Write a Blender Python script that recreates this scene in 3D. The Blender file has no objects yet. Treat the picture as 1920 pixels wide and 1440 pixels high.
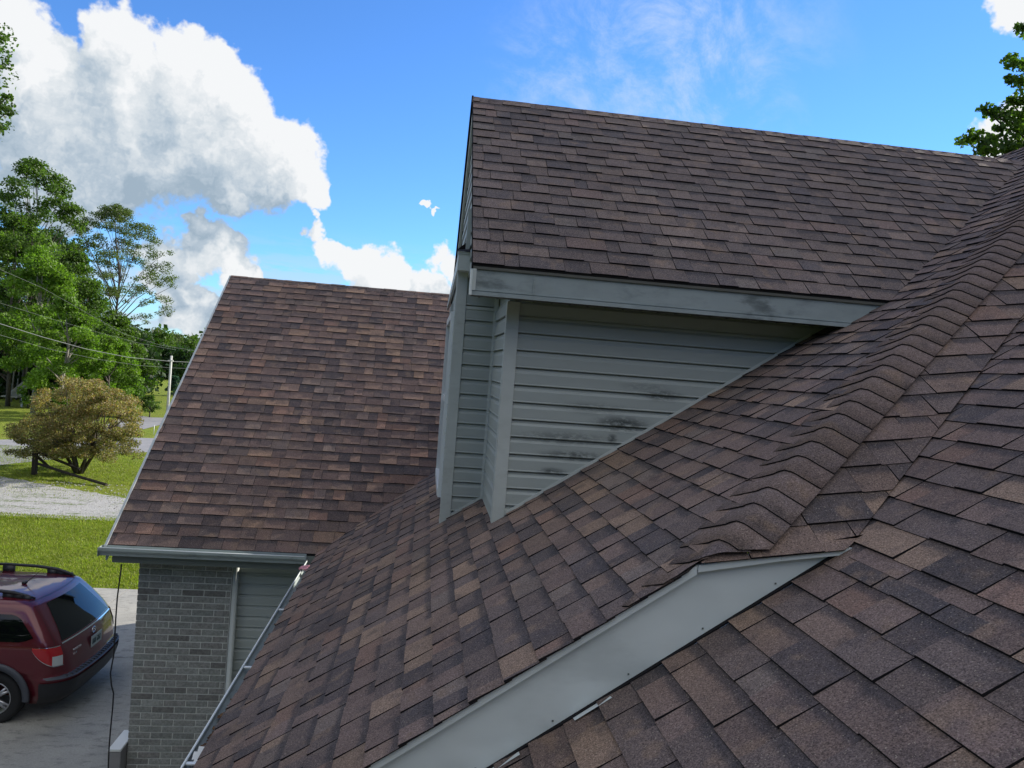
import bpy, bmesh, math, random
import numpy as np
from mathutils import Vector, Matrix
R = math.radians
random.seed(7)
rng = np.random.default_rng(11)
sc = bpy.context.scene
COL = sc.collection
H = 5.0                                   # eye height above the ground

# ------------------------------------------------------------------ camera
FPX, YAW, PITCH, ROLL = 1400.0, 0.1153157, -0.0194451, -0.0753075
fw = np.array([math.sin(YAW)*math.cos(PITCH), math.cos(YAW)*math.cos(PITCH), math.sin(PITCH)])
_r0 = np.array([math.cos(YAW), -math.sin(YAW), 0.0]); _u0 = np.cross(_r0, fw)
cr = math.cos(ROLL)*_r0 - math.sin(ROLL)*_u0
cu = math.sin(ROLL)*_r0 + math.cos(ROLL)*_u0
cam = bpy.data.cameras.new('camera'); camo = bpy.data.objects.new('camera', cam); COL.objects.link(camo)
camo.matrix_world = Matrix(((cr[0], cu[0], -fw[0], 0), (cr[1], cu[1], -fw[1], 0), (cr[2], cu[2], -fw[2], H), (0, 0, 0, 1)))
cam.sensor_width = 36; cam.lens = FPX/1920*36; cam.clip_start = 0.05; cam.clip_end = 3000
sc.camera = camo
def direc(px, py):
    d = fw*FPX + cr*(px-960) + cu*(720-py)
    return d/np.linalg.norm(d)
def at(px, py, Y=None, Z=None):
    """point of the place on the plane y = Y (or height Z above the ground) seen at a spot of the photograph"""
    d = direc(px, py)
    t = Y/d[1] if Y is not None else (Z-H)/d[2]
    return np.array([d[0]*t, d[1]*t, d[2]*t+H])

# ------------------------------------------------------------------ light
SUN_EL, SUN_AZ = R(24), R(58)
SKY_STRENGTH, SUN_STRENGTH, EXPOSURE = 0.15, 2.9, 1.50
sun = bpy.data.lights.new('sun', 'SUN'); suno = bpy.data.objects.new('sun', sun); COL.objects.link(suno)
sun.energy = SUN_STRENGTH; sun.angle = R(0.6); sun.color = (1.0, 0.93, 0.82)
sd = Vector((math.sin(SUN_AZ)*math.cos(SUN_EL), math.cos(SUN_AZ)*math.cos(SUN_EL), math.sin(SUN_EL)))
suno.rotation_euler = sd.to_track_quat('Z', 'Y').to_euler()
sc.view_settings.view_transform = 'Standard'; sc.view_settings.look = 'None'
sc.view_settings.exposure = EXPOSURE; sc.view_settings.gamma = 1; sc.view_settings.use_curve_mapping = False

# ------------------------------------------------------------------ node helper
class NT:
    def __init__(s, tree): s.t = tree; s.n = tree.nodes; s.l = tree.links
    def node(s, typ, **kw):
        n = s.n.new(typ)
        for k, v in kw.items():
            if k == 'inp':
                for a, b in v.items():
                    if isinstance(b, bpy.types.NodeSocket): s.l.new(b, n.inputs[a])
                    elif b is not None: n.inputs[a].default_value = b
            else: setattr(n, k, v)
        return n
    def math(s, op, a, b=None, c=None, clamp=False):
        n = s.node('ShaderNodeMath', operation=op, use_clamp=clamp)
        for i, v in enumerate((a, b, c)):
            if v is None: continue
            if isinstance(v, bpy.types.NodeSocket): s.l.new(v, n.inputs[i])
            else: n.inputs[i].default_value = v
        return n.outputs[0]
    def vmath(s, op, a, b=None, scale=None):
        n = s.node('ShaderNodeVectorMath', operation=op)
        for i, v in enumerate((a, b)):
            if v is None: continue
            if isinstance(v, bpy.types.NodeSocket): s.l.new(v, n.inputs[i])
            else: n.inputs[i].default_value = v
        if scale is not None:
            if isinstance(scale, bpy.types.NodeSocket): s.l.new(scale, n.inputs['Scale'])
            else: n.inputs['Scale'].default_value = scale
        return n.outputs[1] if op in ('LENGTH', 'DISTANCE', 'DOT_PRODUCT') else n.outputs[0]
    def noise(s, vec, scale, detail=2, rough=.5, dist=0, dim='3D'):
        n = s.node('ShaderNodeTexNoise', noise_dimensions=dim)
        if vec is not None: s.l.new(vec, n.inputs['Vector'])
        n.inputs['Scale'].default_value = scale; n.inputs['Detail'].default_value = detail
        n.inputs['Roughness'].default_value = rough; n.inputs['Distortion'].default_value = dist
        return n.outputs['Fac'], n.outputs['Color']
    def ramp(s, fac, stops, interp='LINEAR'):
        n = s.node('ShaderNodeValToRGB'); cr_ = n.color_ramp; cr_.interpolation = interp
        while len(cr_.elements) < len(stops): cr_.elements.new(0.5)
        for e, (p, c) in zip(cr_.elements, stops):
            e.position = p; e.color = (*c, 1) if len(c) == 3 else c
        s.l.new(fac, n.inputs[0]); return n.outputs[0]
    def mix(s, fac, a, b, blend='MIX'):
        n = s.node('ShaderNodeMix', data_type='RGBA', blend_type=blend)
        for i, v in ((0, fac), (6, a), (7, b)):
            if isinstance(v, bpy.types.NodeSocket): s.l.new(v, n.inputs[i])
            elif i == 0: n.inputs[0].default_value = v
            else: n.inputs[i].default_value = (*v, 1) if len(v) == 3 else v
        return n.outputs[2]
    def mapr(s, v, a, b, c, d, smooth=False):
        n = s.node('ShaderNodeMapRange', interpolation_type='SMOOTHSTEP' if smooth else 'LINEAR')
        s.l.new(v, n.inputs[0])
        for i, x in zip((1, 2, 3, 4), (a, b, c, d)): n.inputs[i].default_value = x
        return n.outputs[0]

# ------------------------------------------------------------------ sky with cumulus clouds
world = bpy.data.worlds.new('World'); sc.world = world; world.use_nodes = True
w = NT(world.node_tree); w.n.clear()
wout = w.node('ShaderNodeOutputWorld'); bg = w.node('ShaderNodeBackground')
bg.inputs['Strength'].default_value = SKY_STRENGTH
w.l.new(bg.outputs[0], wout.inputs[0])
sky = w.node('ShaderNodeTexSky', sky_type='NISHITA', sun_disc=False, sun_elevation=SUN_EL, sun_rotation=SUN_AZ,
             air_density=1.0, dust_density=0.0, ozone_density=3.0, altitude=200)
tc = w.node('ShaderNodeTexCoord')
dirv = w.vmath('NORMALIZE', tc.outputs['Generated'])
# cloud puffs: (photo x, photo y, radius) of the cumulus heads; the field is soft round each
BLOBS = [(92,112,40),(55,160,60),(230,70,50),(205,115,45),(250,140,55),(345,115,45),(400,125,38),(440,180,50),(350,190,75),
 (230,210,90),(120,230,85),(480,235,50),(530,280,55),(568,325,45),(603,357,24),(420,280,90),(300,290,90),(180,300,80),(90,300,60),(500,345,55),
 (420,360,45),(10,50,55),(370,432,24),(405,462,30),(430,497,38),(372,478,34),(300,470,34),(322,508,30),(285,500,28),(345,545,25),(302,545,18),(378,560,20),
 (120,385,42),(60,370,40),(601,400,12),(605,432,22),(622,472,26),(662,496,28),(702,488,30),(742,506,30),(785,522,26),(828,482,26),(852,500,30),(720,540,60),(800,545,40),
 (798,370,8),(808,374,10),(816,364,6),(820,390,7),(330,585,30),(365,600,28),(310,560,22),(395,575,20),(440,560,22),(480,520,16),(260,470,20),(1875,262,42),(1930,240,50),(1905,0,40)]
wn1, wc1 = w.noise(dirv, 9, 3, .55)
wn2, wc2 = w.noise(dirv, 38, 3, .6)
off1 = w.vmath('SCALE', w.vmath('SUBTRACT', wc1, (.5, .5, .5)), scale=.06)
off2 = w.vmath('SCALE', w.vmath('SUBTRACT', wc2, (.5, .5, .5)), scale=.035)
dw = w.vmath('ADD', w.vmath('ADD', dirv, off1), off2)
def field(vec):
    out = None
    for (x, y, r) in BLOBS:
        c = direc(x, y); rr = r*1.32/1400
        d = w.vmath('DISTANCE', vec, tuple(float(q) for q in c))
        v = w.math('MULTIPLY_ADD', d, -1/rr, 1.0)
        out = v if out is None else w.math('SMOOTH_MAX', out, v, 0.22)
    return out
F1 = field(dw)
up_off = (.022, .012, .058)
F2 = field(w.vmath('ADD', dw, up_off))
bn, _ = w.noise(dirv, 55, 5, .62)
bn2, _ = w.noise(dirv, 16, 4, .55)
edge = w.math('ADD', F1, w.math('MULTIPLY', w.math('SUBTRACT', bn, .5), .55))
dens = w.mapr(edge, .09, .33, 0, 1, True)
# unseen clouds added outside the view, spread wide to brighten the ambient light
sep = w.node('ShaderNodeSeparateXYZ', inp={0: dirv})
gz = w.math('MAXIMUM', sep.outputs[2], .03)
proj = w.node('ShaderNodeCombineXYZ', inp={0: w.math('DIVIDE', sep.outputs[0], gz), 1: w.math('DIVIDE', sep.outputs[1], gz)})
gn, _ = w.noise(proj.outputs[0], .55, 6, .55)
cosv = w.vmath('DOT_PRODUCT', dirv, tuple(float(q) for q in fw))
outside = w.mapr(cosv, .62, .72, 1, 0, True)
gden = w.math('MULTIPLY', w.mapr(gn, .44, .56, 0, .95, True), outside)
gden = w.math('MULTIPLY', gden, w.mapr(sep.outputs[2], .0, .08, 0, 1, True))
# low banks of thin cloud near the horizon and high wisps
strch = w.vmath('MULTIPLY', dirv, (1, 1, 4.5))
hn, _ = w.noise(strch, 11, 5, .6)
low = w.math('MULTIPLY', w.mapr(hn, .44, .60, 0, .85, True), w.mapr(sep.outputs[2], .04, .17, 1, 0, True))
cn, _ = w.noise(w.vmath('MULTIPLY', dirv, (1, 1.9, 1)), 8, 9, .70, .35)
wc = w.vmath('DISTANCE', dirv, tuple(float(q) for q in direc(1260, 95)))
wc_b = w.vmath('DISTANCE', dirv, tuple(float(q) for q in direc(1080, 140)))
wmask = w.math('MAXIMUM', w.mapr(wc, .03, .24, 1, 0, True), w.mapr(wc_b, .03, .15, .75, 0, True))
wisp = w.math('MULTIPLY', w.mapr(cn, .40, .70, 0, .7, True), wmask)
# shading of the cumulus: sunlit tops and edges, grey-blue thick bases
shade = w.math('SUBTRACT', F2, F1)
s1 = w.math('MULTIPLY_ADD', shade, -.85, .46)
bb, _ = w.noise(w.vmath('ADD', dw, off2), 24, 4, .5)
bil = w.math('ABSOLUTE', w.math('MULTIPLY_ADD', bb, 2.0, -1.0))
s1 = w.math('ADD', s1, w.math('MULTIPLY', w.math('SUBTRACT', bil, .16), .75))
s1 = w.math('ADD', s1, w.math('MULTIPLY', w.math('SUBTRACT', bn2, .5), .45))
s1 = w.math('ADD', s1, w.math('MULTIPLY', w.math('SUBTRACT', bn, .5), .55))
s1 = w.math('SUBTRACT', s1, w.math('MULTIPLY', F1, .22), clamp=True)
ccol = w.ramp(s1, [(0.0, (.84, 1.08, 1.32)), (.25, (1.12, 1.34, 1.56)), (.58, (1.62, 1.76, 1.88)), (.95, (2.16, 2.2, 2.24))])
skycol = w.mix(1.0, sky.outputs[0], (.235, .375, .55), 'MULTIPLY')
c = w.mix(wisp, skycol, (1.45, 1.75, 2.15))
c = w.mix(low, c, (1.38, 1.66, 2.0))
c = w.mix(gden, c, (2.75, 2.75, 2.72))
c = w.mix(dens, c, ccol)
w.l.new(c, bg.inputs['Color'])
world.cycles.sampling_method = 'MANUAL'; world.cycles.sample_map_resolution = 512

# ------------------------------------------------------------------ materials
def mat(name, col=(.5, .5, .5), rough=.6, metal=0.0, spec=.5, build=None):
    m = bpy.data.materials.new(name); m.use_nodes = True
    t = NT(m.node_tree); b = m.node_tree.nodes['Principled BSDF']
    b.inputs['Base Color'].default_value = (*col, 1); b.inputs['Roughness'].default_value = rough
    b.inputs['Metallic'].default_value = metal; b.inputs['Specular IOR Level'].default_value = spec
    if build: build(t, b)
    return m
def bump(t, b, h, strength=.3, dist=.01):
    n = t.node('ShaderNodeBump'); n.inputs['Strength'].default_value = strength; n.inputs['Distance'].default_value = dist
    t.l.new(h, n.inputs['Height']); t.l.new(n.outputs[0], b.inputs['Normal'])
def wpos(t): return t.node('ShaderNodeNewGeometry').outputs['Position']

def b_shingle(t, b):
    P = wpos(t)
    a = t.node('ShaderNodeAttribute', attribute_name='tint')
    uv = t.node('ShaderNodeUVMap', uv_map='UVMap')
    suv = t.node('ShaderNodeSeparateXYZ', inp={0: uv.outputs[0]})
    g, gc = t.noise(P, 190, 3, .75)
    g2, _ = t.noise(P, 85, 2, .6)
    m1, mc = t.noise(P, 14, 3, .6)
    big, _ = t.noise(P, 1.1, 3, .6)
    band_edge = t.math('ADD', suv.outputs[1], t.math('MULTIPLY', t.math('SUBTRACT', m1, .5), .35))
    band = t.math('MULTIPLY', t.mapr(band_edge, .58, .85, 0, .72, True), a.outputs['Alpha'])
    c0 = t.mix(t.mapr(mc, .35, .75, 0, .45), a.outputs['Color'], (.165, .118, .092))
    m2, _ = t.noise(t.vmath('MULTIPLY', P, (1, 1, 1)), 9, 2, .5)
    c0 = t.mix(t.mapr(m2, .52, .72, 0, .45, True), c0, (.070, .058, .058))
    m3, _ = t.noise(t.vmath('ADD', P, (7.3, 2.1, 4.4)), 7, 2, .5)
    c0 = t.mix(t.mapr(m3, .58, .70, 0, .45, True), c0, (.235, .160, .110))
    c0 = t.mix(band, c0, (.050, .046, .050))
    k = t.mapr(g, .32, .68, .35, 1.8)
    k = t.math('MULTIPLY', k, t.mapr(g2, .3, .7, .82, 1.18))
    k = t.math('MULTIPLY', k, t.mapr(big, .3, .7, .86, 1.14))
    c1 = t.vmath('SCALE', c0, scale=k)
    spk = t.mapr(t.noise(P, 170, 1, .5)[0], .66, .76, 0, .65, True)
    c1 = t.mix(spk, c1, (.48, .40, .30))
    t.l.new(c1, b.inputs['Base Color'])
    bump(t, b, t.math('ADD', g, t.math('MULTIPLY', m1, .5)), .55, .003)
M = {}
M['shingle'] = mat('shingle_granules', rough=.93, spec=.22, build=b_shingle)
M['asphalt_edge'] = mat('shingle_asphalt_edge', (.012, .011, .013), .9, spec=.2)
M['roof_deck'] = mat('roof_underlay', (.02, .019, .02), .95)

def b_siding(dirt):
    def f(t, b):
        P = wpos(t)
        n, _ = t.noise(t.vmath('MULTIPLY', P, (1, 1, 5)), 6, 4, .6)
        col = t.mix(t.mapr(n, .35, .75, 0, .35), (.37, .405, .39), (.30, .33, .318))
        if dirt:
            tot = None
            for (px, py, rx, rz, amp) in [(1240, 742, 48, 13, .9), (1165, 796, 62, 18, 1.1), (1115, 766, 85, 14, .45), (1060, 822, 115, 16, .6), (1147, 823, 12, 12, 1), (1075, 855, 75, 13, .85), (1035, 884, 30, 9, .9), (1210, 726, 60, 10, .4)]:
                q0 = at(px, py, Y=4.89); x, z, rx, rz = q0[0], q0[2], rx*4.89/1400, rz*4.89/1400
                q = t.vmath('MULTIPLY', t.vmath('SUBTRACT', P, (float(x), 0, float(z))), (float(1/rx), 0, float(1/rz)))
                v = t.mapr(t.vmath('LENGTH', q), .1, 1.25, amp, 0, True)
                tot = v if tot is None else t.math('MAXIMUM', tot, v)
            sn, _ = t.noise(t.vmath('MULTIPLY', P, (1, 1, 2.2)), 22, 5, .7)
            st = t.math('MULTIPLY', tot, t.mapr(sn, .34, .56, .15, 1, True), clamp=True)
            col = t.mix(t.math('MULTIPLY', st, .88), col, (.035, .042, .042))
            dn, _ = t.noise(P, 60, 1, .5)
            low = t.node('ShaderNodeSeparateXYZ', inp={0: P})
            sp = t.math('MULTIPLY', t.mapr(dn, .74, .78, 0, .8, True), t.mapr(low.outputs[2], H-.95, H-.6, 1, 0, True))
            col = t.mix(sp, col, (.03, .03, .03))
        t.l.new(col, b.inputs['Base Color'])
        g, _ = t.noise(t.vmath('MULTIPLY', P, (1, 1, 12)), 30, 3, .6)
        bump(t, b, g, .12, .002)
    return f
M['siding'] = mat('vinyl_siding', rough=.5, spec=.4, build=b_siding(False))
M['siding_dirty'] = mat('vinyl_siding_mildewed', rough=.5, spec=.4, build=b_siding(True))
def b_metal(base, stain, sscale, amt):
    def f(t, b):
        P = wpos(t)
        n, _ = t.noise(t.vmath('MULTIPLY', P, (1, 1, 2.5)), sscale, 5, .65)
        m, _ = t.noise(P, sscale*.3, 2, .5)
        v = t.math('MULTIPLY', t.mapr(n, .45, .7, 0, 1, True), t.mapr(m, .4, .6, .2, 1))
        t.l.new(t.mix(t.math('MULTIPLY', v, amt), base, stain), b.inputs['Base Color'])
        w_, _ = t.noise(P, 3.6, 2, .5)
        bump(t, b, w_, .6, .03)
    return f
M['fascia_metal'] = mat('white_coil_metal', rough=.42, spec=.5, build=b_metal((.68, .74, .75), (.50, .55, .56), 2.2, .5))
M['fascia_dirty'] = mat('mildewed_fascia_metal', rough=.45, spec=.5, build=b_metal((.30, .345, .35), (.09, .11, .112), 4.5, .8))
M['trim'] = mat('vinyl_corner_trim', rough=.45, spec=.45, build=b_metal((.50, .535, .515), (.38, .41, .395), 8, .5))
M['gutter'] = mat('gutter_aluminium', rough=.35, spec=.55, build=b_metal((.33, .38, .375), (.17, .20, .195), 9, .7))
M['gutter_lip'] = mat('gutter_lip_white', (.72, .76, .74), .35)
M['trim_shaded'] = mat('eave_aluminium_shaded', (.13, .15, .14), .5)  # eave shade put into a darker aluminium colour; nail heads share it
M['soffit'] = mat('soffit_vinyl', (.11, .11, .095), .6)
M['dark_hole'] = mat('dark_opening', (.006, .006, .006), .9)
M['window_white'] = mat('white_window_frame', (.7, .74, .75), .35)
M['glass'] = mat('window_glass', (.02, .025, .03), .03, spec=.8)
def b_brick(t, b):
    P = wpos(t); oi = t.node('ShaderNodeObjectInfo')
    c0 = t.ramp(oi.outputs['Random'], [(0, (.20, .21, .20)), (.25, (.26, .27, .255)), (.5, (.225, .22, .21)), (.75, (.285, .295, .28)), (.93, (.18, .18, .172)), (1, (.14, .132, .125))])
    n, _ = t.noise(P, 45, 4, .7); m, _ = t.noise(P, 9, 3, .6)
    c1 = t.vmath('SCALE', c0, scale=t.mapr(n, .3, .7, .62, 1.35))
    c1 = t.mix(t.mapr(t.noise(P, 120, 2, .6)[0], .66, .72, 0, .7, True), c1, (.04, .04, .04))
    c1 = t.mix(t.mapr(m, .5, .8, 0, .25), c1, (.30, .31, .28))
    t.l.new(c1, b.inputs['Base Color']); bump(t, b, n, .5, .004)
M['brick'] = mat('grey_brick', rough=.9, spec=.25, build=b_brick)
def b_simple(c1, c2, scale, bs=.4, bd=.004, detail=4):
    def f(t, b):
        P = wpos(t); n, _ = t.noise(P, scale, detail, .65)
        t.l.new(t.mix(t.mapr(n, .3, .7, 0, 1), c1, c2), b.inputs['Base Color']); bump(t, b, n, bs, bd)
    return f
M['mortar'] = mat('mortar', rough=.95, build=b_simple((.60, .61, .58), (.47, .48, .455), 40))

def b_concrete(t, b):
    P = wpos(t)
    n, _ = t.noise(P, 1.3, 5, .65); f_, _ = t.noise(P, 60, 3, .7); s_, _ = t.noise(t.vmath('MULTIPLY', P, (1, 2.2, 1)), 5, 5, .7)
    c_ = t.mix(t.mapr(n, .3, .7, 0, 1), (.40, .385, .34), (.28, .275, .25))
    c_ = t.mix(t.mapr(s_, .50, .68, 0, .6, True), c_, (.13, .13, .12))
    c_ = t.vmath('SCALE', c_, scale=t.mapr(f_, .3, .7, .85, 1.15))
    t.l.new(c_, b.inputs['Base Color']); bump(t, b, f_, .3, .004)
M['concrete'] = mat('driveway_concrete', rough=.9, build=b_concrete)
def b_grass(t, b):
    P = wpos(t)
    n, _ = t.noise(t.vmath('MULTIPLY', P, (1, 1, 1)), .35, 4, .6); m, _ = t.noise(P, 3.0, 5, .75); f_, _ = t.noise(P, 22, 4, .8)
    c_ = t.ramp(m, [(.28, (.085, .11, .012)), (.45, (.15, .185, .02)), (.6, (.21, .24, .035)), (.75, (.28, .29, .07))])
    c_ = t.mix(t.mapr(n, .4, .65, 0, .5), c_, (.15, .22, .018))
    c_ = t.vmath('SCALE', c_, scale=t.mapr(f_, .3, .7, .62, 1.45))
    t.l.new(c_, b.inputs['Base Color']); bump(t, b, t.math('ADD', f_, m), 1.0, .06)
M['lawn'] = mat('lawn_grass', rough=.9, spec=.15, build=b_grass)
def b_gravel(t, b):
    P = wpos(t)
    v = t.node('ShaderNodeTexVoronoi', feature='F1', inp={0: P, 'Scale': 26.0})
    n, _ = t.noise(t.vmath('MULTIPLY', P, (.35, 1.4, 1)), 1.6, 5, .72); k, _ = t.noise(P, 9, 4, .75)
    c_ = t.mix(t.mapr(v.outputs['Color'], 0, 1, 0, 1), (.44, .43, .41), (.26, .255, .25))
    e = t.math('MULTIPLY', t.mapr(n, .47, .62, 0, 1, True), t.mapr(k, .42, .56, 0, 1, True))
    c_ = t.mix(e, c_, (.095, .135, .03))
    t.l.new(c_, b.inputs['Base Color']); bump(t, b, v.outputs['Distance'], .8, .02)
M['gravel'] = mat('grey_gravel', rough=.95, build=b_gravel)
M['road'] = mat('road_asphalt', rough=.9, build=b_simple((.27, .265, .27), (.20, .20, .205), 2.2, .3, .01, 6))
M['stone'] = mat('loose_stone', rough=.9, build=b_simple((.42, .41, .38), (.25, .245, .23), 20))
def b_bark(c1, c2):
    def f(t, b):
        P = wpos(t); n, _ = t.noise(t.vmath('MULTIPLY', P, (1, 1, .25)), 18, 4, .7)
        t.l.new(t.mix(t.mapr(n, .3, .7, 0, 1), c1, c2), b.inputs['Base Color']); bump(t, b, n, .8, .02)
    return f
M['bark'] = mat('dark_bark', rough=.95, build=b_bark((.045, .036, .028), (.10, .085, .07)))
M['bark_pale'] = mat('pale_bark', rough=.95, build=b_bark((.16, .15, .125), (.30, .28, .24)))
M['old_wood'] = mat('weathered_dark_rail', rough=.95, build=b_bark((.025, .02, .016), (.06, .05, .04)))
def b_leaf(t, b):
    a = t.node('ShaderNodeAttribute', attribute_name='tint')
    P = wpos(t); n, _ = t.noise(P, 1.2, 2, .5)
    c_ = t.vmath('SCALE', a.outputs['Color'], scale=t.mapr(n, .3, .7, .8, 1.2))
    t.l.new(c_, b.inputs['Base Color'])
    tr = t.node('ShaderNodeBsdfTranslucent'); t.l.new(t.vmath('MULTIPLY', c_, (1.6, 1.9, .7)), tr.inputs[0])
    mx = t.node('ShaderNodeMixShader'); mx.inputs[0].default_value = .38
    out = t.n['Material Output']
    t.l.new(b.outputs[0], mx.inputs[1]); t.l.new(tr.outputs[0], mx.inputs[2]); t.l.new(mx.outputs[0], out.inputs[0])
M['leaf'] = mat('leaves', rough=.55, spec=.3, build=b_leaf)
M['wire'] = mat('utility_wire', (.13, .14, .13), .6)
M['pole'] = mat('weathered_pole', rough=.8, build=b_bark((.42, .42, .38), (.62, .62, .57)))
M['cable'] = mat('black_cable', (.012, .012, .014), .5)
def b_paint(t, b):
    b.inputs['Coat Weight'].default_value = 1.0; b.inputs['Coat Roughness'].default_value = .03
    P = wpos(t); n, _ = t.noise(P, 700, 1, .5)
    t.l.new(t.mix(t.mapr(n, .4, .7, 0, .6), (.105, .003, .010), (.16, .009, .024)), b.inputs['Base Color'])
M['paint'] = mat('maroon_car_paint', rough=.33, metal=.35, build=b_paint)
M['car_glass'] = mat('tinted_car_glass', (.004, .005, .006), .03, spec=.42)
M['black_plastic'] = mat('black_plastic', (.018, .018, .022), .45)
M['grey_plastic'] = mat('grey_bumper_plastic', (.06, .065, .08), .5)
M['chrome'] = mat('chrome', (.75, .75, .77), .12, metal=1.0)
M['red_lens'] = mat('red_lens', (.42, .008, .014), .08, spec=.9)
M['clear_lens'] = mat('clear_lens', (.62, .64, .64), .1, spec=.9, metal=.3)
M['tyre'] = mat('tyre_rubber', (.014, .014, .015), .8)
M['alloy'] = mat('alloy_rim', (.5, .5, .52), .3, metal=.8)
M['plate'] = mat('plate_white', (.42, .47, .47), .4)
M['plate_ink'] = mat('plate_ink', (.05, .09, .10), .5)
M['white_paint'] = mat('white_paint', (.72, .74, .72), .5)
M['tan_cloth'] = mat('tan_outdoor_cloth', (.32, .31, .25), .8)
M['pink'] = mat('pink_tape', (.62, .28, .33), .5)
M['dead_leaf'] = mat('dead_leaf_litter', rough=.9, build=b_simple((.22, .12, .05), (.05, .03, .02), 45, .5, .01))

# ------------------------------------------------------------------ mesh helpers
class MB:
    def __init__(s): s.v = []; s.f = []; s.m = []
    def add(s, verts, faces, mi=0):
        o = len(s.v); s.v += [tuple(map(float, p)) for p in verts]; s.f += [tuple(i+o for i in f) for f in faces]; s.m += [mi]*len(faces)
    def box(s, x0, x1, y0, y1, z0, z1, mi=0):
        s.add([(x0,y0,z0),(x1,y0,z0),(x1,y1,z0),(x0,y1,z0),(x0,y0,z1),(x1,y0,z1),(x1,y1,z1),(x0,y1,z1)],
              [(0,3,2,1),(4,5,6,7),(0,1,5,4),(1,2,6,5),(2,3,7,6),(3,0,4,7)], mi)
    def prism(s, poly, ax, a, b, mi=0):
        """poly of 2-D points pushed along axis ax (0 x, 1 y, 2 z) from a to b"""
        def P(p, q):
            return {0: (q, p[0], p[1]), 1: (p[0], q, p[1]), 2: (p[0], p[1], q)}[ax]
        n = len(poly); vs = [P(p, a) for p in poly]+[P(p, b) for p in poly]
        fs = [tuple(range(n)), tuple(range(2*n-1, n-1, -1))]+[(i, i+n, (i+1) % n+n, (i+1) % n) for i in range(n)]
        s.add(vs, fs, mi)
    def tube(s, pts, rad, n=6, mi=0, cap=True):
        pts = [Vector(p) for p in pts]; rads = rad if hasattr(rad, '__len__') else [rad]*len(pts)
        rings = []; prev = None
        for i, p in enumerate(pts):
            t = (pts[min(i+1, len(pts)-1)]-pts[max(i-1, 0)]).normalized()
            a = (prev-t*prev.dot(t)) if prev is not None else t.orthogonal()
            a.normalize(); prev = a; b_ = t.cross(a)
            rings.append([p+(a*math.cos(2*math.pi*k/n)+b_*math.sin(2*math.pi*k/n))*rads[i] for k in range(n)])
        fs = []
        for i in range(len(pts)-1):
            for k in range(n): fs.append((i*n+k, i*n+(k+1) % n, (i+1)*n+(k+1) % n, (i+1)*n+k))
        if cap: fs += [tuple(range(n-1, -1, -1)), tuple((len(pts)-1)*n+k for k in range(n))]
        s.add([q for r_ in rings for q in r_], fs, mi)
    def build(s, name, mats, parent=None, smooth=False, bevel=0, fix=True):
        mats = mats if isinstance(mats, (list, tuple)) else [mats]
        me = bpy.data.meshes.new(name)
        V = np.array(s.v); ctr = (V.min(0)+V.max(0))/2; ctr[2] = V[:, 2].min()
        me.from_pydata([tuple(p-ctr) for p in V], [], s.f)
        for m in mats: me.materials.append(M[m])
        me.polygons.foreach_set('material_index', s.m)
        if fix:
            bm = bmesh.new(); bm.from_mesh(me); bmesh.ops.recalc_face_normals(bm, faces=bm.faces)
            if bevel: bmesh.ops.bevel(bm, geom=bm.edges, offset=bevel, segments=2, affect='EDGES', clamp_overlap=True)
            bm.to_mesh(me); bm.free()
        if smooth: me.polygons.foreach_set('use_smooth', [True]*len(me.polygons))
        me.update()
        o = bpy.data.objects.new(name, me); COL.objects.link(o)
        if parent is not None:
            pw = Vector((0, 0, 0)); q = parent
            while q is not None: pw += Vector(q.location); q = q.parent
            o.parent = parent; o.location = Vector(ctr)-pw
        else: o.location = ctr
        return o
def tag(o, label=None, cat=None, group=None, kind=None):
    if label: o['label'] = label
    if cat: o['category'] = cat
    if group: o['group'] = group
    if kind: o['kind'] = kind
    return o
def empty(name, loc=(0, 0, 0), rz=0):
    o = bpy.data.objects.new(name, None); COL.objects.link(o); o.location = loc; o.rotation_euler.z = rz
    o.empty_display_size = .2; return o

# ================================================================== GROUND
g = MB(); g.add([(-1200, -600, 0), (1200, -600, 0), (1200, 1800, 0), (-1200, 1800, 0)], [(0, 1, 2, 3)])
tag(g.build('ground', 'lawn', fix=False), kind='structure')
def sheet(name, pts, z, m, jag=0, n=1):
    out = []
    for i, p in enumerate(pts):
        q = pts[(i+1) % len(pts)]
        for k in range(n):
            t = k/n; x = p[0]+(q[0]-p[0])*t; y = p[1]+(q[1]-p[1])*t
            if jag and k: y += random.uniform(-jag, jag)
            out.append((x, y, z))
    s_ = MB(); s_.add(out, [tuple(range(len(out)))])
    return tag(s_.build(name, m, fix=False), kind='structure')
# concrete driveway: slabs with joints
drive = empty('driveway'); tag(drive, kind='structure')
ys = [-3, 1.6, 5.1, 8.7, 12.21, 15.63]; xs = [-16, -12.6, -9.2, -5.6, -2.2, 1.0]
for i in range(5):
    for j in range(5):
        s_ = MB(); s_.box(xs[j]+.006, xs[j+1]-.006, ys[i]+.006, ys[i+1]-.006, -.05, .03)
        s_.build('concrete_slab', 'concrete', drive)
sheet('gravel_drive', [(-60, 20.0), (-18, 21.4), (-11.1, 21.52), (-8.1, 21.58), (11, 21.8), (11, 24.2), (-9, 24.8), (-12, 26.2), (-14.3, 27.48), (-22, 28), (-60, 27.4)], .012, 'gravel', .10, 14)
sheet('near_road', [(-80, 38), (-34, 36.8), (-19.2, 36.7), (-16, 40.2), (-13.8, 40.8), (0, 41.5), (34, 42), (34, 36.5), (0, 36.2), (-12.3, 35.5), (-14.2, 33), (-15.5, 29.7), (-25, 28.6), (-80, 30)], .010, 'road')
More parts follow.
